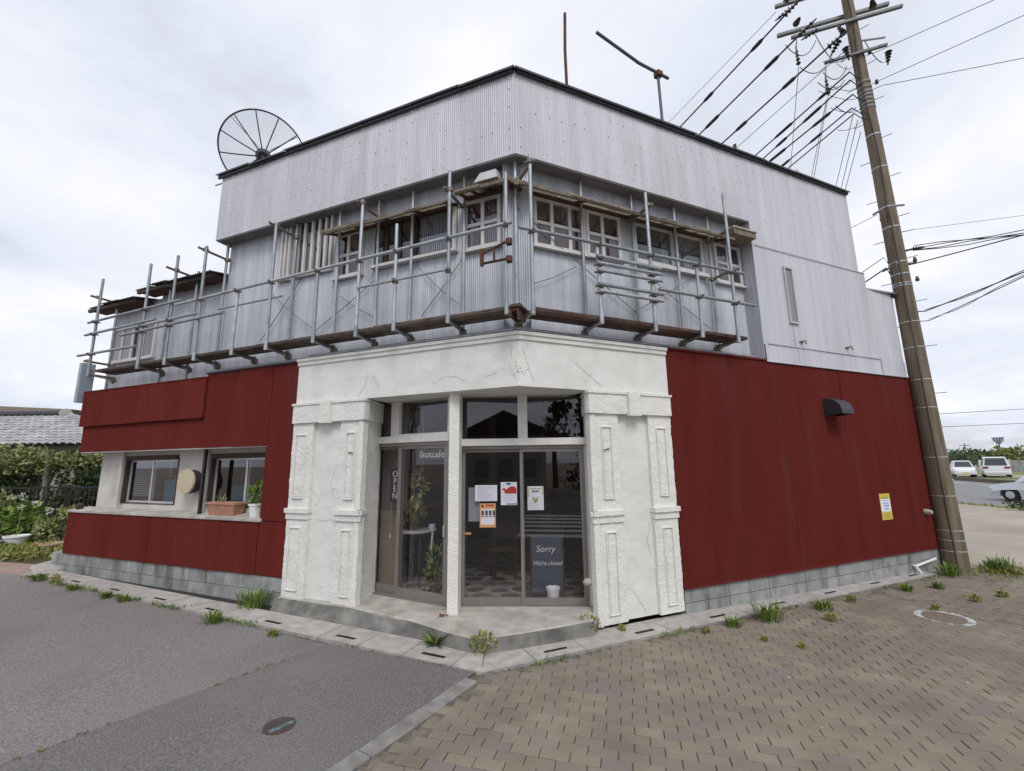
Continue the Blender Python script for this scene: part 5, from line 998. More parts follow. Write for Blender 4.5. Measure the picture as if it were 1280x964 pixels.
# ================================================================== STREET DETAILS
mh = thing('manhole_cover', (-1.777, 3.635, g(-1.777)), 'small round iron cover with a blue strip set in the dark asphalt', 'manhole cover')
tz = g(-1.777)
MB().lathe((-1.777, 3.635, tz-.05), [(0, 0), (.112, 0), (.112, .058), (.100, .058), (.098, .055), (0, .055)], 28).build('frame', flat('iron_frame', (.085, .05, .04)), mh); b = MB()
for k in range(7): b.box(Fr((-1.777, 3.635, 0), (.94, .34, 0), (-.34, .94, 0)), -.09+.0*k, .09, -.078+.024*k, -.066+.024*k, tz+.004, tz+.009)
b.build('tread', flat('iron_tread', (.075, .065, .06), .6), mh); MB().box(Fr((-1.777, 3.635, 0), (.66, .75, 0), (-.75, .66, 0)), -.085, .09, -.055, -.015, tz+.006, tz+.012).build('blue_strip', mat('blue_strip', (.15, .21, .25), .6, col2=(.08, .09, .095), nscale=40, contrast=(.42, .6)), mh)
mh = thing('painted_cover', (5.44, 5.93, g(5.44)), 'round cover ringed with worn white paint in the small brick pavement', 'manhole cover'); tz = g(5.44)
MB().lathe((5.44, 5.93, tz-.05), [(0, 0), (.285, 0), (.285, .060), (.228, .060), (.225, .056), (0, .056)], 36).build('ring', mat('worn_white', (.52, .56, .56), .85, col2=(.22, .20, .17), nscale=8, detail=8, contrast=(.40, .60)), mh); MB().lathe((5.44, 5.93, tz), [(0, 0), (.215, 0), (.215, .011), (0, .011)], 30).build('plate', mat('dirty_plate', (.15, .115, .085), .9, col2=(.21, .165, .12), nscale=20), mh)
# weeds: each tuft its own thing
W_ = [((-.86, 5.10), 'b', .22, 'broad leafy weed at the foot of the entrance step left of its corner'), ((-.32, 4.88), 'y', .21, 'bright leafy weed right at the corner of the entrance step'), ((.86, 5.42), 'y', .20, 'weed with tiny flowers beside the bottom of the right stucco pillar'), ((.58, 5.26), 'y', .11, 'small leafy weed along the right side of the entrance step'), ((.20, 5.10), 'y', .06, 'tiny weed under the right edge of the entrance step'), ((1.25, 5.50), 'y', .07, 'low moss-like weed under the right stucco pillar'),
      ((-3.73, 5.78), 'g', .16, 'grass tuft at the asphalt edge under the left red wall'), ((-2.76, 5.36), 'g', .08, 'small grass tuft on the gutter edge left of the entrance'), ((-3.60, 6.36), 'g', .26, 'tall grass tuft against the foundation left of the stucco pillar'),
      ((-8.0, 7.72), 'g', .15, 'wide grass tuft at the far left end of the gutter'), ((-7.55, 7.55), 'y', .13, 'yellowish tuft second from the far left end of the gutter'), ((-6.9, 7.18), 'g', .10, 'low tuft by the third gutter slot from the left'), ((-6.0, 6.78), 'g', .11, 'green tuft at the asphalt edge below the left window'), ((-5.6, 6.62), 'g', .11, 'low spreading tuft between the left windows at the gutter'), ((-8.35, 8.75), 'y', .20, 'bushy weed against the left end of the concrete foundation'),
      ((3.17, 5.84), 'g', .24, 'large grass clump by the gutter below the red right wall'), ((2.62, 5.62), 'g', .13, 'spreading grass tuft left of the large clump on the right'), ((2.2, 5.42), 'y', .07, 'thin weed between lid and pavers near the right pillar'), ((4.11, 6.22), 'g', .17, 'grass clump right of the large clump by the gutter'), ((3.92, 5.80), 'y', .10, 'pale tuft growing out of the pavers right of the large clump'), ((3.05, 5.03), 'y', .05, 'tiny weed tuft alone among the pavers'), ((2.75, 5.2), 'y', .05, 'tiny yellow weed among the pavers by the large clump'),
      ((6.6, 7.22), 'g', .13, 'grass tuft at the gutter end near the utility pole'), ((6.0, 7.1), 'g', .13, 'grass tuft at the gutter just above the painted cover'), ((4.75, 6.55), 'y', .09, 'thin tuft between the clump and the dark gutter lid'), ((6.5, 6.55), 'y', .10, 'lone weed on the dirt right of the painted cover'), ((5.6, 6.2), 'y', .07, 'small weed touching the painted white ring'), ((7.1, 6.75), 'y', .10, 'weed on the dirt in front of the utility pole'), ((8.75, 8.3), 'g', .32, 'tall leafy weed right of the foot of the utility pole'), ((7.55, 8.0), 'g', .25, 'leafy weed left of the foot of the utility pole')]
for (x, y), kd, h, lb in W_:
    t = thing('weed', (x, y, g(x)), lb, 'weed', 'weeds along the gutter and step'); b = MB(); c = Vector((x, y, g(x)))
    if kd == 'g': blades(b, c, int(60+160*h), h, rw, .9, .007+.01*h, h*.65)
    elif kd == 'b':
        for i in range(34):
            a = rw.uniform(0, 6.28); ln = h*rw.uniform(.6, 1.2); d = Vector((cos(a), sin(a), rw.uniform(.3, 1.4))).normalized(); s = Vector((-sin(a), cos(a), 0))*.022; b.cur = rw.random(); b.quadv([c, c+d*ln*.5+s, c+d*ln-Vector((0, 0, .02)), c+d*ln*.5-s])
    else: leaves(b, c+Vector((0, 0, h*.45)), (h*.6, h*.5, h*.5), int(60+300*h), .022+.12*h, rw, .8); blades(b, c, 12, h*1.2, rw, .4, .005, h*.4)
    b.build('foliage', M_LEAF if kd != 'y' else M_LEAFY, t, attr=True, recalc=False)
b = MB()
for i in range(1500):
    f = rw.random(); side = rw.random()
    if side < .55: t0 = rw.uniform(3.0, 9.3); p = glp(t0, rw.gauss(-.03, .04))
    else: t0 = rw.uniform(.2, 9.0); p = grp(t0, rw.gauss(-.07, .03))
    if noise.noise((p[0]*1.3, p[1]*1.3, 5)) < (.02 if side < .55 else .1): continue
    blades(b, (p[0], p[1], g(p[0])), 2, rw.uniform(.02, .07), rw, .9, .005, .02)
b.build('edge_grass', M_LEAF, attr=True, recalc=False, kind='stuff')
b = MB()
for i in range(900):
    a = rw.uniform(0, 6.28); r_ = abs(rw.gauss(0, .75)); x, y = 8.75+r_*cos(a)*1.2, 8.25+r_*sin(a)*.55
    if x < 8.2 and y > 8.2: continue
    blades(b, (x, y, g(x)-.03), 2, rw.uniform(.05, .22)*max(.3, 1-r_*.5), rw, .8, .008, .03)
b.build('ground_cover', M_LEAFY, attr=True, recalc=False, kind='stuff')

# ================================================================== LEFT: NEIGHBOUR'S GARDEN AND HOUSE
rg = random.Random(31)
b = MB(); b.quadv([(x, y, z) for x, y, z in ((-8.7, 8.95, .11), (-9.3, 8.9, .12), (-16, 8.0, .17), (-30, 9, .2), (-30, 30, .25), (-8.6, 30, .25), (-7.8, 9.6, .12))]); b.build('garden_ground', mat('garden_soil', (.10, .085, .05), .95, col2=(.16, .16, .07), nscale=2), kind='structure', recalc=False)
M_SLAB = mat('brown_slab', (.26, .185, .15), .9, col2=(.34, .25, .205), nscale=5, bump=.004, bscale=40)
sl = MB().hexa([(-8.95, 8.55, .0), (-8.55, 8.05, .0), (-10.4, 8.35, .0), (-10.6, 9.0, .0)], [(-8.95, 8.60, .17), (-8.62, 8.13, .15), (-10.4, 8.42, .17), (-10.6, 9.0, .19)]).build('stone_slab', M_SLAB, None, bevel=.015); tag(sl, 'brown stone slab edging the garden at the far left of the gutter', 'slab')
sl = MB().hexa([(-8.35, 8.50, .05), (-8.95, 8.80, .05), (-8.95, 8.42, .05), (-8.62, 8.05, .05)], [(-8.37, 8.50, .13), (-8.95, 8.80, .20), (-8.95, 8.46, .19), (-8.64, 8.09, .13)]).build('white_wedge', M_LID, None, bevel=.008); tag(sl, 'pale wedge shaped concrete piece at the end of the brown slab', 'concrete wedge')
# house with a tiled hip roof
hs = thing('tiled_house', (-19, 19, .2), 'low neighbouring house with a grey tiled hip roof behind the hedge', 'house')
MB().box(FG, -27, -14.2, 16.9, 22, .2, 2.95).build('wall', mat('house_wall', (.30, .28, .25), .9, col2=(.36, .34, .31), nscale=2), hs)
e0, e1, rz0, rz1 = 16.0, 19.0, 2.88, 4.32
rf = MB().hexa([(-28, e0, rz0-.08), (-13.2, e0, rz0-.08), (-13.2, 22.5, rz0-.08), (-28, 22.5, rz0-.08)], [(-28, e1-.2, rz1-.1), (-19.6, e1-.2, rz1-.1), (-19.6, e1, rz1-.1), (-28, e1, rz1-.1)]).build('roof', M_ROOF, hs)
def tile_mesh():
    b = MB(); n = 6; w = .30; Lh = .30
    for k in range(n):
        u0, u1 = -w/2+w*k/n, -w/2+w*(k+1)/n; z0, z1 = .03*sin(pi*(k/n*1.5)), .03*sin(pi*((k+1)/n*1.5))
        b.quadv([(u0, -.02, z0+.035), (u1, -.02, z1+.035), (u1, Lh, z1), (u0, Lh, z0)]); b.quadv([(u0, -.02, z0+.035), (u1, -.02, z1+.035), (u1, -.02, z1), (u0, -.02, z0)])
    return b
tp = None; ct = 0; slope = atan2(rz1-rz0, e1-e0)
for j in range(11):
    y = e0-.05+j*.29*cos(slope); z = rz0+(y-e0)*math.tan(slope)+.0
    for i in range(34):
        x = -23.4+i*.29+.0
        if x > -13.4-(y-e0)*2.1: continue
        if tp is None:
            tp = MB(); tp.v = []; src = tile_mesh(); src.v = [(px_, py_*cos(slope)-pz_*sin(slope), py_*sin(slope)+pz_*cos(slope)) for px_, py_, pz_ in src.v]
            me_o = src.build('roof_tile', M_TILE, None, recalc=False); me_o.parent = rf; tp = me_o; o = tp
        else: o = inst(tp, rf, (0, 0, 0))
        o.location = Vector((x, y, z+rg.uniform(-.008, .008)))-hs.location; o.rotation_euler = (rg.gauss(0, .012), rg.gauss(0, .02), rg.gauss(0, .01)); ct += 1
MB().tube([(-28, e1-.1, rz1+.0), (-19.6, e1-.1, rz1+.0)], .15, 8).build('ridge', M_ROOF, rf, smooth='auto'); MB().tube([(-19.5, e1-.1, rz1-.05), (-13.3, e0+.05, rz0+.08)], .10, 8).build('hip_ridge', M_TILE, rf, smooth='auto'); MB().lathe((-19.6, e1-.15, rz1+.0), [(0, 0), (.22, .0), (.22, .1), (0, .1)], 10, axis=(.7, -.7, 0)).build('ridge_end_tile', M_TILE, rf)
o = thing('far_roof', (-24, 26, 0), 'brown flat eave of a house rising behind the tiled ridge at the left frame edge', 'house'); MB().hexa([(-31, 25, 5.35), (-25.9, 25, 5.15), (-25.9, 28, 5.15), (-31, 28, 5.35)], [(-31, 25, 5.65), (-25.7, 25, 5.35), (-25.7, 28, 5.35), (-31, 28, 5.65)]).build('eave', mat('brown_eave', (.22, .19, .15), .8), o); MB().box(FG, -31, -27, 25.8, 28, .2, 5.2).build('wall', M_PALE, o)
o = thing('far_house', (-21, 30, 0), 'dark blue layered roof edge between the tiled house and the building', 'house'); MB().box(FG, -26, -18, 28, 30, 5.75, 5.9).build('roof', M_ROOF, o); MB().box(FG, -25, -18, 28.5, 32, 6.15, 6.28).build('upper_roof', flat('blue_roof', (.13, .18, .27)), o); MB().box(FG, -25, -18.5, 28.6, 32, .2, 5.74).build('wall', M_PALE, o)
def bush(c, rad, n, size, mt, name, lb, cat, up=.2, lo=-.9, trunk=True, grp=None):
    t = thing(name, (c[0], c[1], .2), lb, cat, grp); b = MB()
    k = max(5, int(n/160))
    for q in range(k):
        while True:
            p = Vector((rg.uniform(-1, 1), rg.uniform(-1, 1), rg.uniform(lo, 1)))
            if p.length < 1: break
        cc = Vector(c)+Vector((p.x*rad[0], p.y*rad[1], p.z*rad[2]))*.72; r_ = rg.uniform(.30, .5)
        leaves(b, cc, (rad[0]*r_, rad[1]*r_, rad[2]*r_), int(n/k), size, rg, up)
    b.build('crown' if trunk else 'foliage', mt, t, attr=True, recalc=False)
    if trunk:
        for q in range(3): MB().tube([(c[0]+.1*q-.1, c[1], .1), (c[0]+rg.uniform(-.3, .3)*rad[0], c[1], c[2]-.2*rad[2]), (c[0]+rg.uniform(-.7, .7)*rad[0], c[1]+rg.uniform(-.3, .3)*rad[1], c[2]+rad[2]*.6)], [.045, .03, .01], 6).build('stem', M_BARK, t)
    return t
bush((-14.6, 12.6, 1.35), (1.9, .8, 1.25), 4600, .15, M_LEAFD, 'hedge', 'broad dark hedge with a yellowish top under the tiled roof', 'hedge')
bush((-13.5, 12.4, 2.15), (2.6, .65, .42), 2300, .12, M_LEAFP, 'hedge_top_shrub', 'pale green shrub spreading over the top of the dark hedge', 'shrub', trunk=True)
bush((-11.9, 12.4, 1.3), (.95, .6, 1.25), 3000, .14, M_LEAFD, 'shrub', 'dark tall shrub between the hedge and the left end of the building', 'shrub')
bush((-16.8, 12.0, 1.6), (.9, .7, 1.3), 900, .16, M_LEAF, 'shrub', 'brighter green shrub at the left edge of the frame behind the fence', 'shrub')
o = thing('pale_trunk', (-12.85, 12.0, .2), 'pale grey ivy covered post between hedge and dark shrub', 'trunk'); MB().tube([(-12.85, 12.1, .1), (-12.8, 12.1, 1.3), (-12.88, 12.1, 2.45)], [.07, .06, .05], 8).build('stem', mat('pale_bark', (.20, .195, .17), .9, col2=(.10, .11, .06), nscale=9), o)
fn = thing('garden_fence', (-12, 11.2, .15), 'dark metal picket fence across the garden left of the building', 'fence'); fx0, fx1 = -16.0, -9.2
proto = MB().box(FG, fx0-.008, fx0+.008, 11.19, 11.21, .25, 1.46).build('picket', M_BLACK, fn)
n = int((fx1-fx0)/.115)
for k in range(1, n): o = inst(proto, fn, (k*.115, 0, 0))
for z in (1.47, .28): MB().box(FG, fx0, fx1, 11.17, 11.23, z-.02, z+.025).build('rail', M_BLACK, fn)
for x in (-15.9, -13.35, -11.3, -9.3): MB().box(FG, x-.04, x+.04, 11.24, 11.32, .1, 1.50).build('post', M_DKWOOD, fn)
potshape(Vector((-11.0, 10.0, .30)), .22, .2, M_WHITE, 'bowl_planter', 'wide white bowl planter in the garden at the left edge', 'planter'); potshape(Vector((-10.35, 9.75, .20)), .13, .16, M_TERRA, 'flower_pot', 'small brown pot between the white bowl and the tan pot'); potshape(Vector((-9.75, 9.55, .20)), .19, .2, mat('tan_pot', (.40, .30, .21), .9), 'flower_pot', 'tan round pot beside the end of the foundation'); potshape(Vector((-11.25, 9.7, .2)), .2, .22, mat('grey_pot', (.26, .26, .28), .9), 'flower_pot', 'grey pot cut off by the left frame edge')
gp = [((-11.4, 10.5, .75), (.55, .4, .5), 420, .16, M_LEAF, 'bushy green plant behind the white bowl planter'), ((-12.4, 10.7, .85), (.7, .4, .6), 480, .15, M_LEAFP, 'pale flowering plant at the left edge before the fence'), ((-10.6, 10.4, .62), (.40, .35, .3), 260, .14, M_LEAFP, 'pale low plant in the middle of the garden bed'), ((-9.55, 10.1, .50), (.36, .3, .22), 240, .10, M_LEAFY, 'yellow green spreading plant beside the building end'), ((-10.1, 10.25, .98), (.42, .3, .12), 220, .10, M_LEAFP, 'flat topped pale plant raised over the tan pot')]
for c, rad, n, s_, mt, lb in gp: bush(c, rad, n, s_, mt, 'garden_plant', lb, 'plant', .5, trunk=True)
b = MB()
for i in range(1500):
    x, y = rg.uniform(-12.6, -9.0), rg.uniform(8.85, 10.5)
    if y < 8.85+max(0, -10.3-x)*.05: continue
    leaves(b, (x, y, .26), (.10, .10, .08), 2, .09, rg, .8)
b.build('ground_cover', M_LEAFY, attr=True, recalc=False, kind='stuff')
t = thing('flower_stalks', (-11.8, 10.3, .2), 'tall stalks with pale round flower heads at the left edge', 'flowers')
for k in range(8):
    x, y = -12.4+.25*k+rg.uniform(-.1, .1), 10.2+rg.uniform(-.2, .2); h = rg.uniform(.95, 1.35); MB().tube([(x, y, .2), (x+.03, y, h*.6), (x+rg.uniform(-.08, .08), y, h)], .007, 5).build('stalk', M_LEAF, t)
    b = MB(); leaves(b, (x, y, h), (.07, .07, .06), 26, .05, rg, .5); b.build('flower_head', flat('pale_flower', (.55, .58, .45)), t, recalc=False)
t = thing('lily', (-12.9, 10.6, .2), 'single white lily on a tall stem at the left edge by the fence', 'flower'); MB().tube([(-12.75, 10.6, .2), (-12.78, 10.6, 1.6)], .008, 5).build('stalk', M_LEAF, t); b = MB(); leaves(b, (-12.78, 10.6, 1.64), (.10, .08, .05), 12, .14, rg, .4); b.build('flower', M_WHITE, t, recalc=False)

# ================================================================== RIGHT: CARS, TREES, FAR THINGS
def car(loc, rz, paint, lb, L_=4.6, Wd=1.75, Ht=1.85, hood=.9, van=True, plate=(.75, .6, .1)):
    t = thing('parked_car', loc, lb, 'car'); t.rotation_euler = (0, 0, 0)
    R = Matrix.Rotation(rz, 4, 'Z'); o_ = Vector(loc)
    def X(x, y, z): return R @ Vector((x, y, z)) + o_
    h = L_/2; w = Wd/2; r = .33; fx, rx = h-.85, -h+.80
    def arch(cx): return [(cx+(r+.06)*cos(a), .30+(r+.06)*sin(a)) for a in [0.05+(pi-.1)*k/6 for k in range(7)]]
    zb = .24; belt = .98 if van else .88
    prof = [(h-.02, zb), (h, .5), (h-.06, .72), (h-hood*.55, belt-.02), (h-hood, belt+.03), (-h+.05, belt+.04), (-h, .75), (-h+.02, zb+.03)]
    tp_ = [(-h, .55), (-h+.015, .80), (-h+.05, belt+.04), (h-hood, belt+.03), (h-hood*.55, belt-.03), (h-.16, belt-.14), (h-.05, .66), (h, .50)]
    def topz(x):
        for (xa, za), (xb, zb_) in zip(tp_, tp_[1:]):
            if x <= xb+1e-6: return za+(zb_-za)*(x-xa)/(xb-xa)
        return tp_[-1][1]
    def botz(x):
        for cx in (fx, rx):
            if abs(x-cx) < r+.06: return max(zb, .30+sqrt(max(0, (r+.06)**2-(x-cx)**2)))
        return zb
    X_ = sorted(set([x for x, z in tp_]+[cx+(r+.06)*cos(pi*k/10) for cx in (fx, rx) for k in range(11)]+[cx+q*(r+.062) for cx in (fx, rx) for q in (-1, 1)]))
    b = MB(); wv = lambda x: w-.10*max(0, (abs(x)-h+.5)/.5)**2
    for xa, xb in zip(X_, X_[1:]):
        for s_ in (-1, 1):
            b.quadv([X(xa, s_*wv(xa), botz(xa)), X(xb, s_*wv(xb), botz(xb)), X(xb, s_*(wv(xb)+.02), .62*topz(xb)), X(xa, s_*(wv(xa)+.02), .62*topz(xa))]); b.quadv([X(xa, s_*(wv(xa)+.02), .62*topz(xa)), X(xb, s_*(wv(xb)+.02), .62*topz(xb)), X(xb, s_*(wv(xb)-.05), topz(xb)), X(xa, s_*(wv(xa)-.05), topz(xa))])
        b.quadv([X(xa, -wv(xa)+.05, topz(xa)), X(xb, -wv(xb)+.05, topz(xb)), X(xb, wv(xb)-.05, topz(xb)), X(xa, wv(xa)-.05, topz(xa))]); b.quadv([X(xa, -wv(xa), botz(xa)), X(xb, -wv(xb), botz(xb)), X(xb, wv(xb), botz(xb)), X(xa, wv(xa), botz(xa))])
    for x in (-h, h): b.quadv([X(x, -wv(x), zb), X(x, wv(x), zb), X(x, wv(x)+.02, .62*topz(x)), X(x, wv(x)-.05, topz(x)), X(x, -wv(x)+.05, topz(x)), X(x, -wv(x)-.02, .62*topz(x))])
    b.build('body', paint, t)
    for s_ in (-1, 1):
        for xd in (.35, -.65): MB().hexa([X(xd, s_*(w+.008), .60), X(xd+.16, s_*(w+.008), .60), X(xd+.16, s_*(w+.03), .60), X(xd, s_*(w+.03), .60)], [X(xd, s_*(w+.0), .63), X(xd+.16, s_*(w+.0), .63), X(xd+.16, s_*(w+.03), .63), X(xd, s_*(w+.03), .63)]).build('door_handle', paint, t)
    a0, a1 = h-hood+.05, -h+.03; c0_, c1_ = (h-hood-.65 if not van else h-hood-.55), (-h+.18 if van else -h+.75)
    b = MB(); b.hexa([X(a0, -w+.05, belt), X(a0, w-.05, belt), X(a1, w-.05, belt), X(a1, -w+.05, belt)], [X(c0_, -w+.22, Ht), X(c0_, w-.22, Ht), X(c1_, w-.22, Ht), X(c1_, -w+.22, Ht)]); b.build('cabin', paint, t, bevel=.05)
    def lerp(p, q, f): return tuple(p[k]+(q[k]-p[k])*f for k in range(3))
    def face(q00, q10, q11, q01, u0, u1, v0, v1, off, name, mt):
        qs = []
        for u, v in ((u0, v0), (u1, v0), (u1, v1), (u0, v1)): qs.append(Vector(lerp(lerp(q00, q10, u), lerp(q01, q11, u), v)))
        n = (qs[1]-qs[0]).cross(qs[3]-qs[0]).normalized(); MB().hexa([q-n*off for q in qs], [q+n*off for q in qs]).build(name, mt, t)
    FLb, FRb, RLb, RRb = (a0, w-.05, belt), (a0, -w+.05, belt), (a1, w-.05, belt), (a1, -w+.05, belt); FLt, FRt, RLt, RRt = (c0_, w-.22, Ht), (c0_, -w+.22, Ht), (c1_, w-.22, Ht), (c1_, -w+.22, Ht)
    cv = lambda p: tuple(X(*p))
    face(cv(FLb), cv(FRb), cv(FRt), cv(FLt), .07, .93, .1, .88, .015, 'windscreen', M_CARG); face(cv(RLb), cv(RRb), cv(RRt), cv(RLt), .07, .93, .12, .86, .015, 'rear_window', M_CARG)
    for A_, B_, C_, D_ in ((FLb, RLb, RLt, FLt), (FRb, RRb, RRt, FRt)):
        for u0, u1 in ((.10, .36), (.39, .64), (.67, .93)): face(cv(A_), cv(B_), cv(C_), cv(D_), u0, u1, .12, .85, .012, 'side_window', M_CARG)
    for x in (fx, rx):
        for s in (-1, 1):
            ax = (R @ Vector((0, s, 0))); c = X(x, s*(w-.20), .31); wl = MB().lathe(c, [(.0, 0), (r-.03, .0), (r, .03), (r, .17), (r-.04, .20), (r-.10, .19), (0, .19)], 20, axis=ax).build('wheel', M_TYRE, t, smooth='auto')
            MB().lathe(c+ax*.17, [(.0, 0), (.165, .0), (.18, .03), (.06, .04), (0, .045)], 12, axis=ax).build('rim', M_ALUW, wl)
    F_ = Fr(tuple(o_), tuple(R @ Vector((0, 1, 0))), tuple(R @ Vector((1, 0, 0)))) 
    for s in (-1, 1):
        y0, y1 = sorted((s*(w-.42), s*(w-.04)))
        MB().box(F_, y0, y1, h-.20, h-.012, .50, .62).build('headlight', flat('headlight', (.55, .57, .6), .15), t, bevel=.02); MB().box(F_, y0, y1, -h-.015, -h+.14, .80, .97).build('tail_light', flat('tail_light', (.25, .01, .015), .25), t, bevel=.015)
    MB().box(F_, -w+.1, w-.1, -h-.04, -h+.1, .30, .55).build('rear_bumper', paint, t, bevel=.03); MB().box(F_, -w+.1, w-.1, h-.1, h+.03, .28, .52).build('front_bumper', paint, t, bevel=.03)
    MB().box(F_, -.17, .17, -h-.052, -h-.04, .36, .52).box(F_, -.17, .17, h+.03, h+.042, .34, .48).build('number_plate', flat('plate', plate), t) if False else MB().box(F_, -.17, .17, h+.03, h+.042, .34, .48).build('number_plate', flat('plate', plate), t)
    for s in (-1, 1): MB().box(F_, s*(w+.09)-.09, s*(w+.09)+.09, h-hood-.55, h-hood-.42, belt+.02, belt+.16).build('mirror', paint, t, bevel=.02)
    return t
zc = .05
car((47.6, 43.6, zc), radians(45), M_CAR, 'white minivan parked with its dark rear window towards the road', 4.8, 1.85, 1.9, .95)
car((45.2, 44.4, zc), radians(45+185), M_CAR, 'small white hatchback parked facing the road left of the minivan', 3.7, 1.6, 1.55, .85, False)
car((25.15, 20.55, g(20)-.03), radians(101), M_CARS, 'silver car on the near side of the road cut off at the right edge', 4.2, 1.7, 1.5, 1.05, False)
rt_ = random.Random(77)
def tree(x, y, h, w, lb, mt, n=900, ls=.55, name='tree', zb=0.1, grp=None):
    t = thing(name, (x, y, zb), lb, 'tree', grp); tr = [(x, y, zb-.3), (x+.1*w*rt_.uniform(-1, 1), y, zb+h*.35), (x, y, zb+h*.8)]
    MB().tube(tr, [h*.03, h*.022, h*.006], 7).build('trunk', M_BARK, t)
    for k in range(5):
        a = rt_.uniform(0, 6.28); p0 = Vector(tr[1]).lerp(Vector(tr[2]), rt_.uniform(0, .6)); MB().tube([p0, p0+Vector((cos(a)*w*.3, sin(a)*w*.3, h*.16))], [h*.010, h*.003], 5).build('limb', M_BARK, t)
    b = MB(); k = 14
    for q in range(k):
        a = rt_.uniform(0, 6.28); r_ = w*.5*sqrt(rt_.random())*.75; f = rt_.uniform(.30, .92); sc_ = w*rt_.uniform(.13, .26)
        leaves(b, (x+cos(a)*r_*(1.1-.5*f), y+sin(a)*r_*(1.1-.5*f), zb+h*f), (sc_, sc_, sc_*.7), int(n/k), ls, rt_, .3, 1.1)
    b.build('crown', mt, t, attr=True, recalc=False); return t
M_FARG = mat('far_leaf', (.075, .115, .065), .8, rnd=.3, col2=(.115, .155, .075), nscale=.3); M_FARY = mat('far_leaf_olive', (.14, .16, .045), .8, rnd=.35, col2=(.22, .23, .08), nscale=.3)
for a, d, h, w, mt, lb in ((46.6, 150, 2.7, 11, M_FARG, 'dark far tree left of the floodlight mast'), (47.6, 140, 2.6, 10, M_FARG, 'dark rounded far tree just under the floodlight mast'), (48.9, 118, 2.9, 9, M_FARY, 'olive far tree right of the floodlight mast'), (50.1, 120, 2.7, 10, M_FARY, 'wide olive far tree above the minivan'), (51.4, 160, 2.7, 12, M_FARG, 'dark far tree right of the minivan roof'), (52.4, 150, 3.6, 9, M_FARG, 'tall dark far tree at the right frame edge'), (45.2, 160, 2.6, 12, M_FARG, 'far tree seen just right of the pole shaft'), (43.0, 165, 2.7, 14, M_FARG, 'far tree behind the pole shaft')):
    tree(d*sin(radians(a)), d*cos(radians(a)), h, w, lb, mt, 700, .7, zb=-.1)
b = MB()
for i in range(5200):
    a = radians(rt_.uniform(38, 66)); d = rt_.uniform(190, 230); h = 1.3+1.0*noise.noise((a*40, 1, 2))+.8*noise.noise((a*130, 5, 2)); z = rt_.uniform(-.5, max(1, h)); s_ = rt_.uniform(.5, 1.1); x, y = d*sin(a), d*cos(a); b.cur = rt_.random()
    b.quadv([(x-s_, y+s_*.6, z), (x, y, z-s_*.7), (x+s_, y-s_*.6, z), (x+rt_.uniform(-.3, .3), y, z+s_*.8)])
b.build('far_woods', mat('woods_leaf', (.10, .145, .13), .9, rnd=.25), attr=True, recalc=False, kind='stuff')
b = MB()
for i in range(5200):
    a = radians(rt_.uniform(-66, -30)); d = rt_.uniform(70, 95); h = 3.0+1.4*noise.noise((a*30, 1, 2)); z = rt_.uniform(-.5, max(1, h)); s_ = rt_.uniform(.4, .8); x, y = d*sin(a), d*cos(a); b.cur = rt_.random()
    b.quadv([(x-s_, y-s_*.6, z), (x, y, z-s_*.7), (x+s_, y+s_*.6, z), (x+rt_.uniform(-.3, .3), y, z+s_*.8)])
b.build('far_woods', M_FARG, attr=True, recalc=False, kind='stuff')
def rad(a, d, z=0): return Vector((d*sin(radians(a)), d*cos(radians(a)), z))
t = thing('floodlight_mast', rad(48.05, 150), 'far floodlight mast with a fan shaped head above the trees', 'floodlight'); MB().tube([rad(48.05, 150, -.5), rad(48.05, 150, 4.9)], [.2, .13], 8).build('mast', M_WIREG, t)
F_ = Fr(rad(48.05, 150), (cos(radians(48)), -sin(radians(48)), 0), (-sin(radians(48)), -cos(radians(48)), 0)); MB().hexa([F_.p(-.35, -.1, 4.9), F_.p(.35, -.1, 4.9), F_.p(.35, .1, 4.9), F_.p(-.35, .1, 4.9)], [F_.p(-1.05, -.1, 6.4), F_.p(1.05, -.1, 6.4), F_.p(1.05, .1, 6.4), F_.p(-1.05, .1, 6.4)]).build('frame', mat('lamp_frame', (.16, .18, .22), .6), t)
for k in range(5):
    for j in range(3): MB().box(F_, -.8+.4*k-.13, -.8+.4*k+.13, .1, .25, 5.35+.36*j, 5.62+.36*j).build('lamp', flat('lamp_face', (.42, .45, .5)), t)
for a, lb in ((45.95, 'far thin transmission pole left of the floodlight mast'), (50.75, 'far thin transmission pole above the minivan')):
    t = thing('far_pole', rad(a, 190), lb, 'pole'); MB().tube([rad(a, 190, -.5), rad(a, 190, 6.0)], .13, 6).build('shaft', M_WIREG, t); F_ = Fr(rad(a, 190), (cos(radians(a)), -sin(radians(a)), 0), (-sin(radians(a)), -cos(radians(a)), 0)); MB().box(F_, -1.2, 1.2, -.1, .1, 5.4, 5.55).build('crossarm', M_WIREG, t)
    
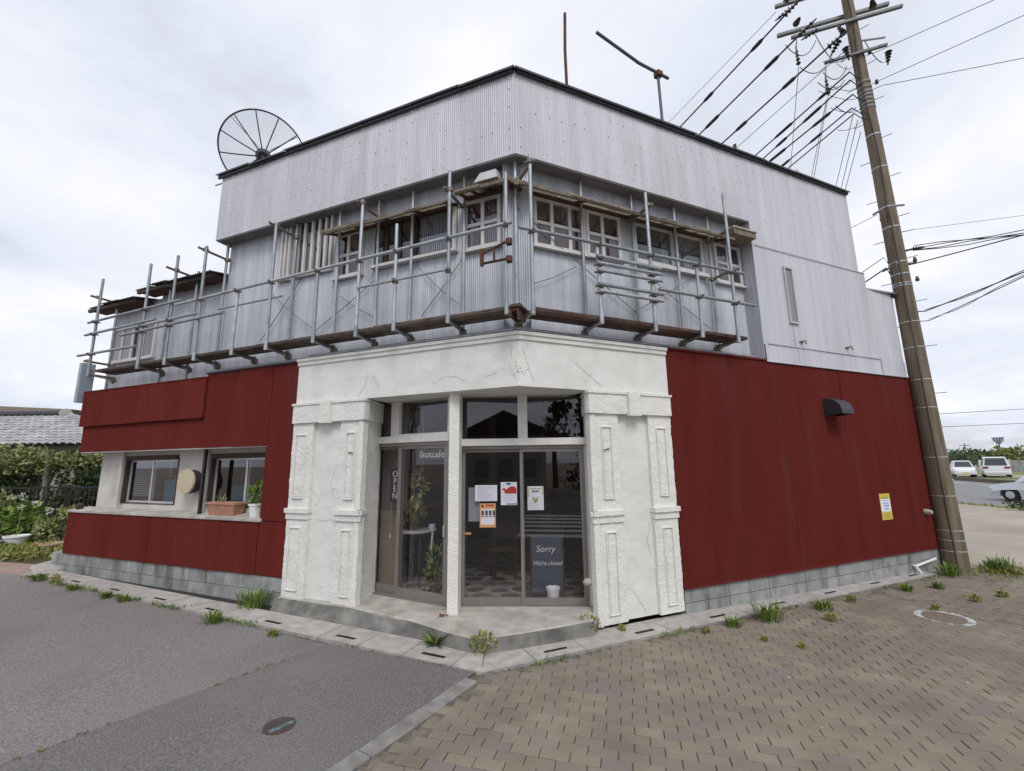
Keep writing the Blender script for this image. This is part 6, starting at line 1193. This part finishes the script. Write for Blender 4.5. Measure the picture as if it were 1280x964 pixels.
o = MB().box(Fr(rad(48.3, 88), (cos(radians(48)), -sin(radians(48)), 0), (-sin(radians(48)), -cos(radians(48)), 0)), -2.6, .4, -.2, .2, .0, 1.55).build('pale_wall', M_STUCS, None); tag(o, 'low pale block wall in the field between the two white cars', 'wall')
o = MB().box(Fr(rad(49.2, 86), (cos(radians(48)), -sin(radians(48)), 0), (-sin(radians(48)), -cos(radians(48)), 0)), -1.1, 1.2, -.8, .8, .0, 1.5).build('grey_shed', M_BLOCK, None); tag(o, 'small grey shed in the field left of the minivan', 'shed')
nf = thing('net_fence', rad(52, 100), 'tall blue green net fence by the trees at the right frame edge', 'fence')
for k in range(9): MB().tube([rad(51.2+.35*k, 100, 0), rad(51.2+.35*k, 100, 3.6)], .07, 5).build('post', mat('net_post', (.16, .25, .25), .7), nf)
for z in (.9, 1.8, 2.7, 3.6): MB().tube([rad(51.2+.35*k, 100, z) for k in range(9)], .04, 5).build('rail', MATS['net_post'], nf)
wp = thing('white_post', (21.0, 21.6, g(20)), 'slim white roadside post seen between the building and the utility pole', 'post'); pc = rad(43.15, 29); MB().tube([pc+Vector((0, 0, -.3)), pc+Vector((0, 0, 4.3))], .085, 10).build('shaft', M_WHITE, wp, smooth='auto'); MB().tube([pc+Vector((0, 0, -.25)), pc+Vector((0, 0, .5))], .13, 10).build('base', M_STEP, wp, smooth='auto')
gr_ = thing('guard_rail', rad(43.3, 33), 'white guard rail at the roadside behind the white post', 'guard rail')
for k in range(5): MB().tube([rad(42.0+.6*k, 36, -.3), rad(42.0+.6*k, 36, .75)], .06, 6).build('post', M_WHITE, gr_)
MB().tube([rad(41.8, 36, .62), rad(44.8, 36, .62)], .09, 8).build('rail', M_WHITE, gr_)
t = bush((20.6, 17.9, .05), (.9, .35, .25), 260, .14, M_LEAFD, 'low_shrub', 'low brown green shrub at the edge of the sandy lot', 'shrub', trunk=True)
for (x, y, z0_), (x1, y1, z1_), lb in (((60, 88, 9.5), (150, 60, 12), 'upper far power line crossing low over the road at right'), ((60, 88, 7.2), (150, 60, 9), 'lower far power line crossing low over the road at right')):
    o = MB().tube([Vector((x, y, z0_)).lerp(Vector((x1, y1, z1_)), k/8) for k in range(9)], .05, 5).build('far_line', M_WIREG); tag(o, lb, 'power line')
# ================================================================== ACROSS THE STREET (seen only in the shop glass)
t = thing('opposite_house', (-2.5, -16, 0), 'gabled house across the street mirrored in the shop window', 'house')
MB().hexa([(-4.4, -19, 0), (.4, -19, 0), (.4, -14, 0), (-4.4, -14, 0)], [(-4.4, -19, 3.7), (.4, -19, 3.7), (.4, -14, 3.7), (-4.4, -14, 3.7)]).build('wall', mat('beige_wall', (.42, .37, .28), .9, col2=(.46, .41, .32), nscale=2), t)
b = MB(); b.hexa([(-5.0, -20, 3.6), (-2.0, -20, 5.0), (1.0, -20, 3.6)], [(-5.0, -13.3, 3.6), (-2.0, -13.3, 5.0), (1.0, -13.3, 3.6)]); b.build('roof', M_DKWOOD, t)
for x in (-3.4, -2.0, -.6): f = MB().box(FG, x-.5, x+.5, -14.0, -13.93, 1.0, 2.3).build('window', M_ALUW, t); MB().box(FG, x-.45, x+.45, -13.95, -13.915, 1.08, 2.22).build('pane', flat('dull_pane', (.22, .22, .22)), f)
t = thing('street_pole', (2.05, -6.6, 0), 'dark utility pole across the street mirrored in the right shop pane', 'utility pole'); MB().tube([(2.05, -6.6, -.2), (2.05, -6.6, 11)], [.21, .13], 14).build('shaft', M_POLEC, t); MB().tube([(1.2, -6.6, 9.5), (3.0, -6.6, 9.5)], .05, 6).build('crossarm', M_GALV, t)
tree(1.1, -24, 8.5, 3.2, 'narrow tree across the street mirrored in the upper right pane', M_LEAFD, 900, .35, zb=0); tree(5.2, -30, 7.2, 7, 'round tree across the street mirrored beside the pole', M_LEAFD, 900, .45, zb=0); tree(9.5, -26, 6, 6, 'broad tree across the street right of the mirrored pole', M_LEAFD, 900, .45, zb=0); tree(-13, -20, 6.5, 6, 'tree left of the house across the street', M_LEAFD, 800, .45, zb=0)

for c, rad in (((-9.5, -14.5, 1.3), (4.5, .9, 1.4)), ((4.2, -17.5, 1.2), (3.6, .9, 1.3)), ((11.5, -15.5, 1.3), (4.2, .9, 1.4))):  # hedges added out of view to darken the reflection in the shop glass
    bush(c, rad, 1500, .3, M_LEAFD, 'added_hedge', {-9.5: 'added hedge left of the gabled house, darkening the shop glass reflection', 4.2: 'added hedge right of the gabled house, darkening the shop glass reflection', 11.5: 'added hedge farthest right, darkening the shop glass reflection'}[c[0]], 'hedge')
b = MB(); rm = random.Random(55)
def mossq(x, y, s_):
    a = rm.uniform(0, 6.28); z = g(x)+.006; b.cur = rm.random(); b.quadv([(x+s_*cos(a+k*1.05)*rm.uniform(.5, 1.2), y+s_*sin(a+k*1.05)*rm.uniform(.5, 1.2), z+.003) for k in range(6)])
for i in range(900):
    if i % 3 == 0: q = SEAM[rm.randrange(2, 60)]; x, y = q[0]+rm.gauss(0, .012), q[1]+rm.gauss(0, .012)
    elif i % 3 == 1: x, y = glp(rm.uniform(.3, 9.3), -abs(rm.gauss(0, .035))-.005)
    else: x, y = grp(rm.uniform(.1, 8.5), -.052-abs(rm.gauss(0, .04)))
    if noise.noise((x*1.4, y*1.4, 2)) > -.05: mossq(x, y, rm.uniform(.004, .016))
b.build('moss', mat('moss', (.12, .13, .035), .95, rnd=.3, col2=(.19, .19, .07), nscale=20), attr=True, recalc=False, kind='stuff')
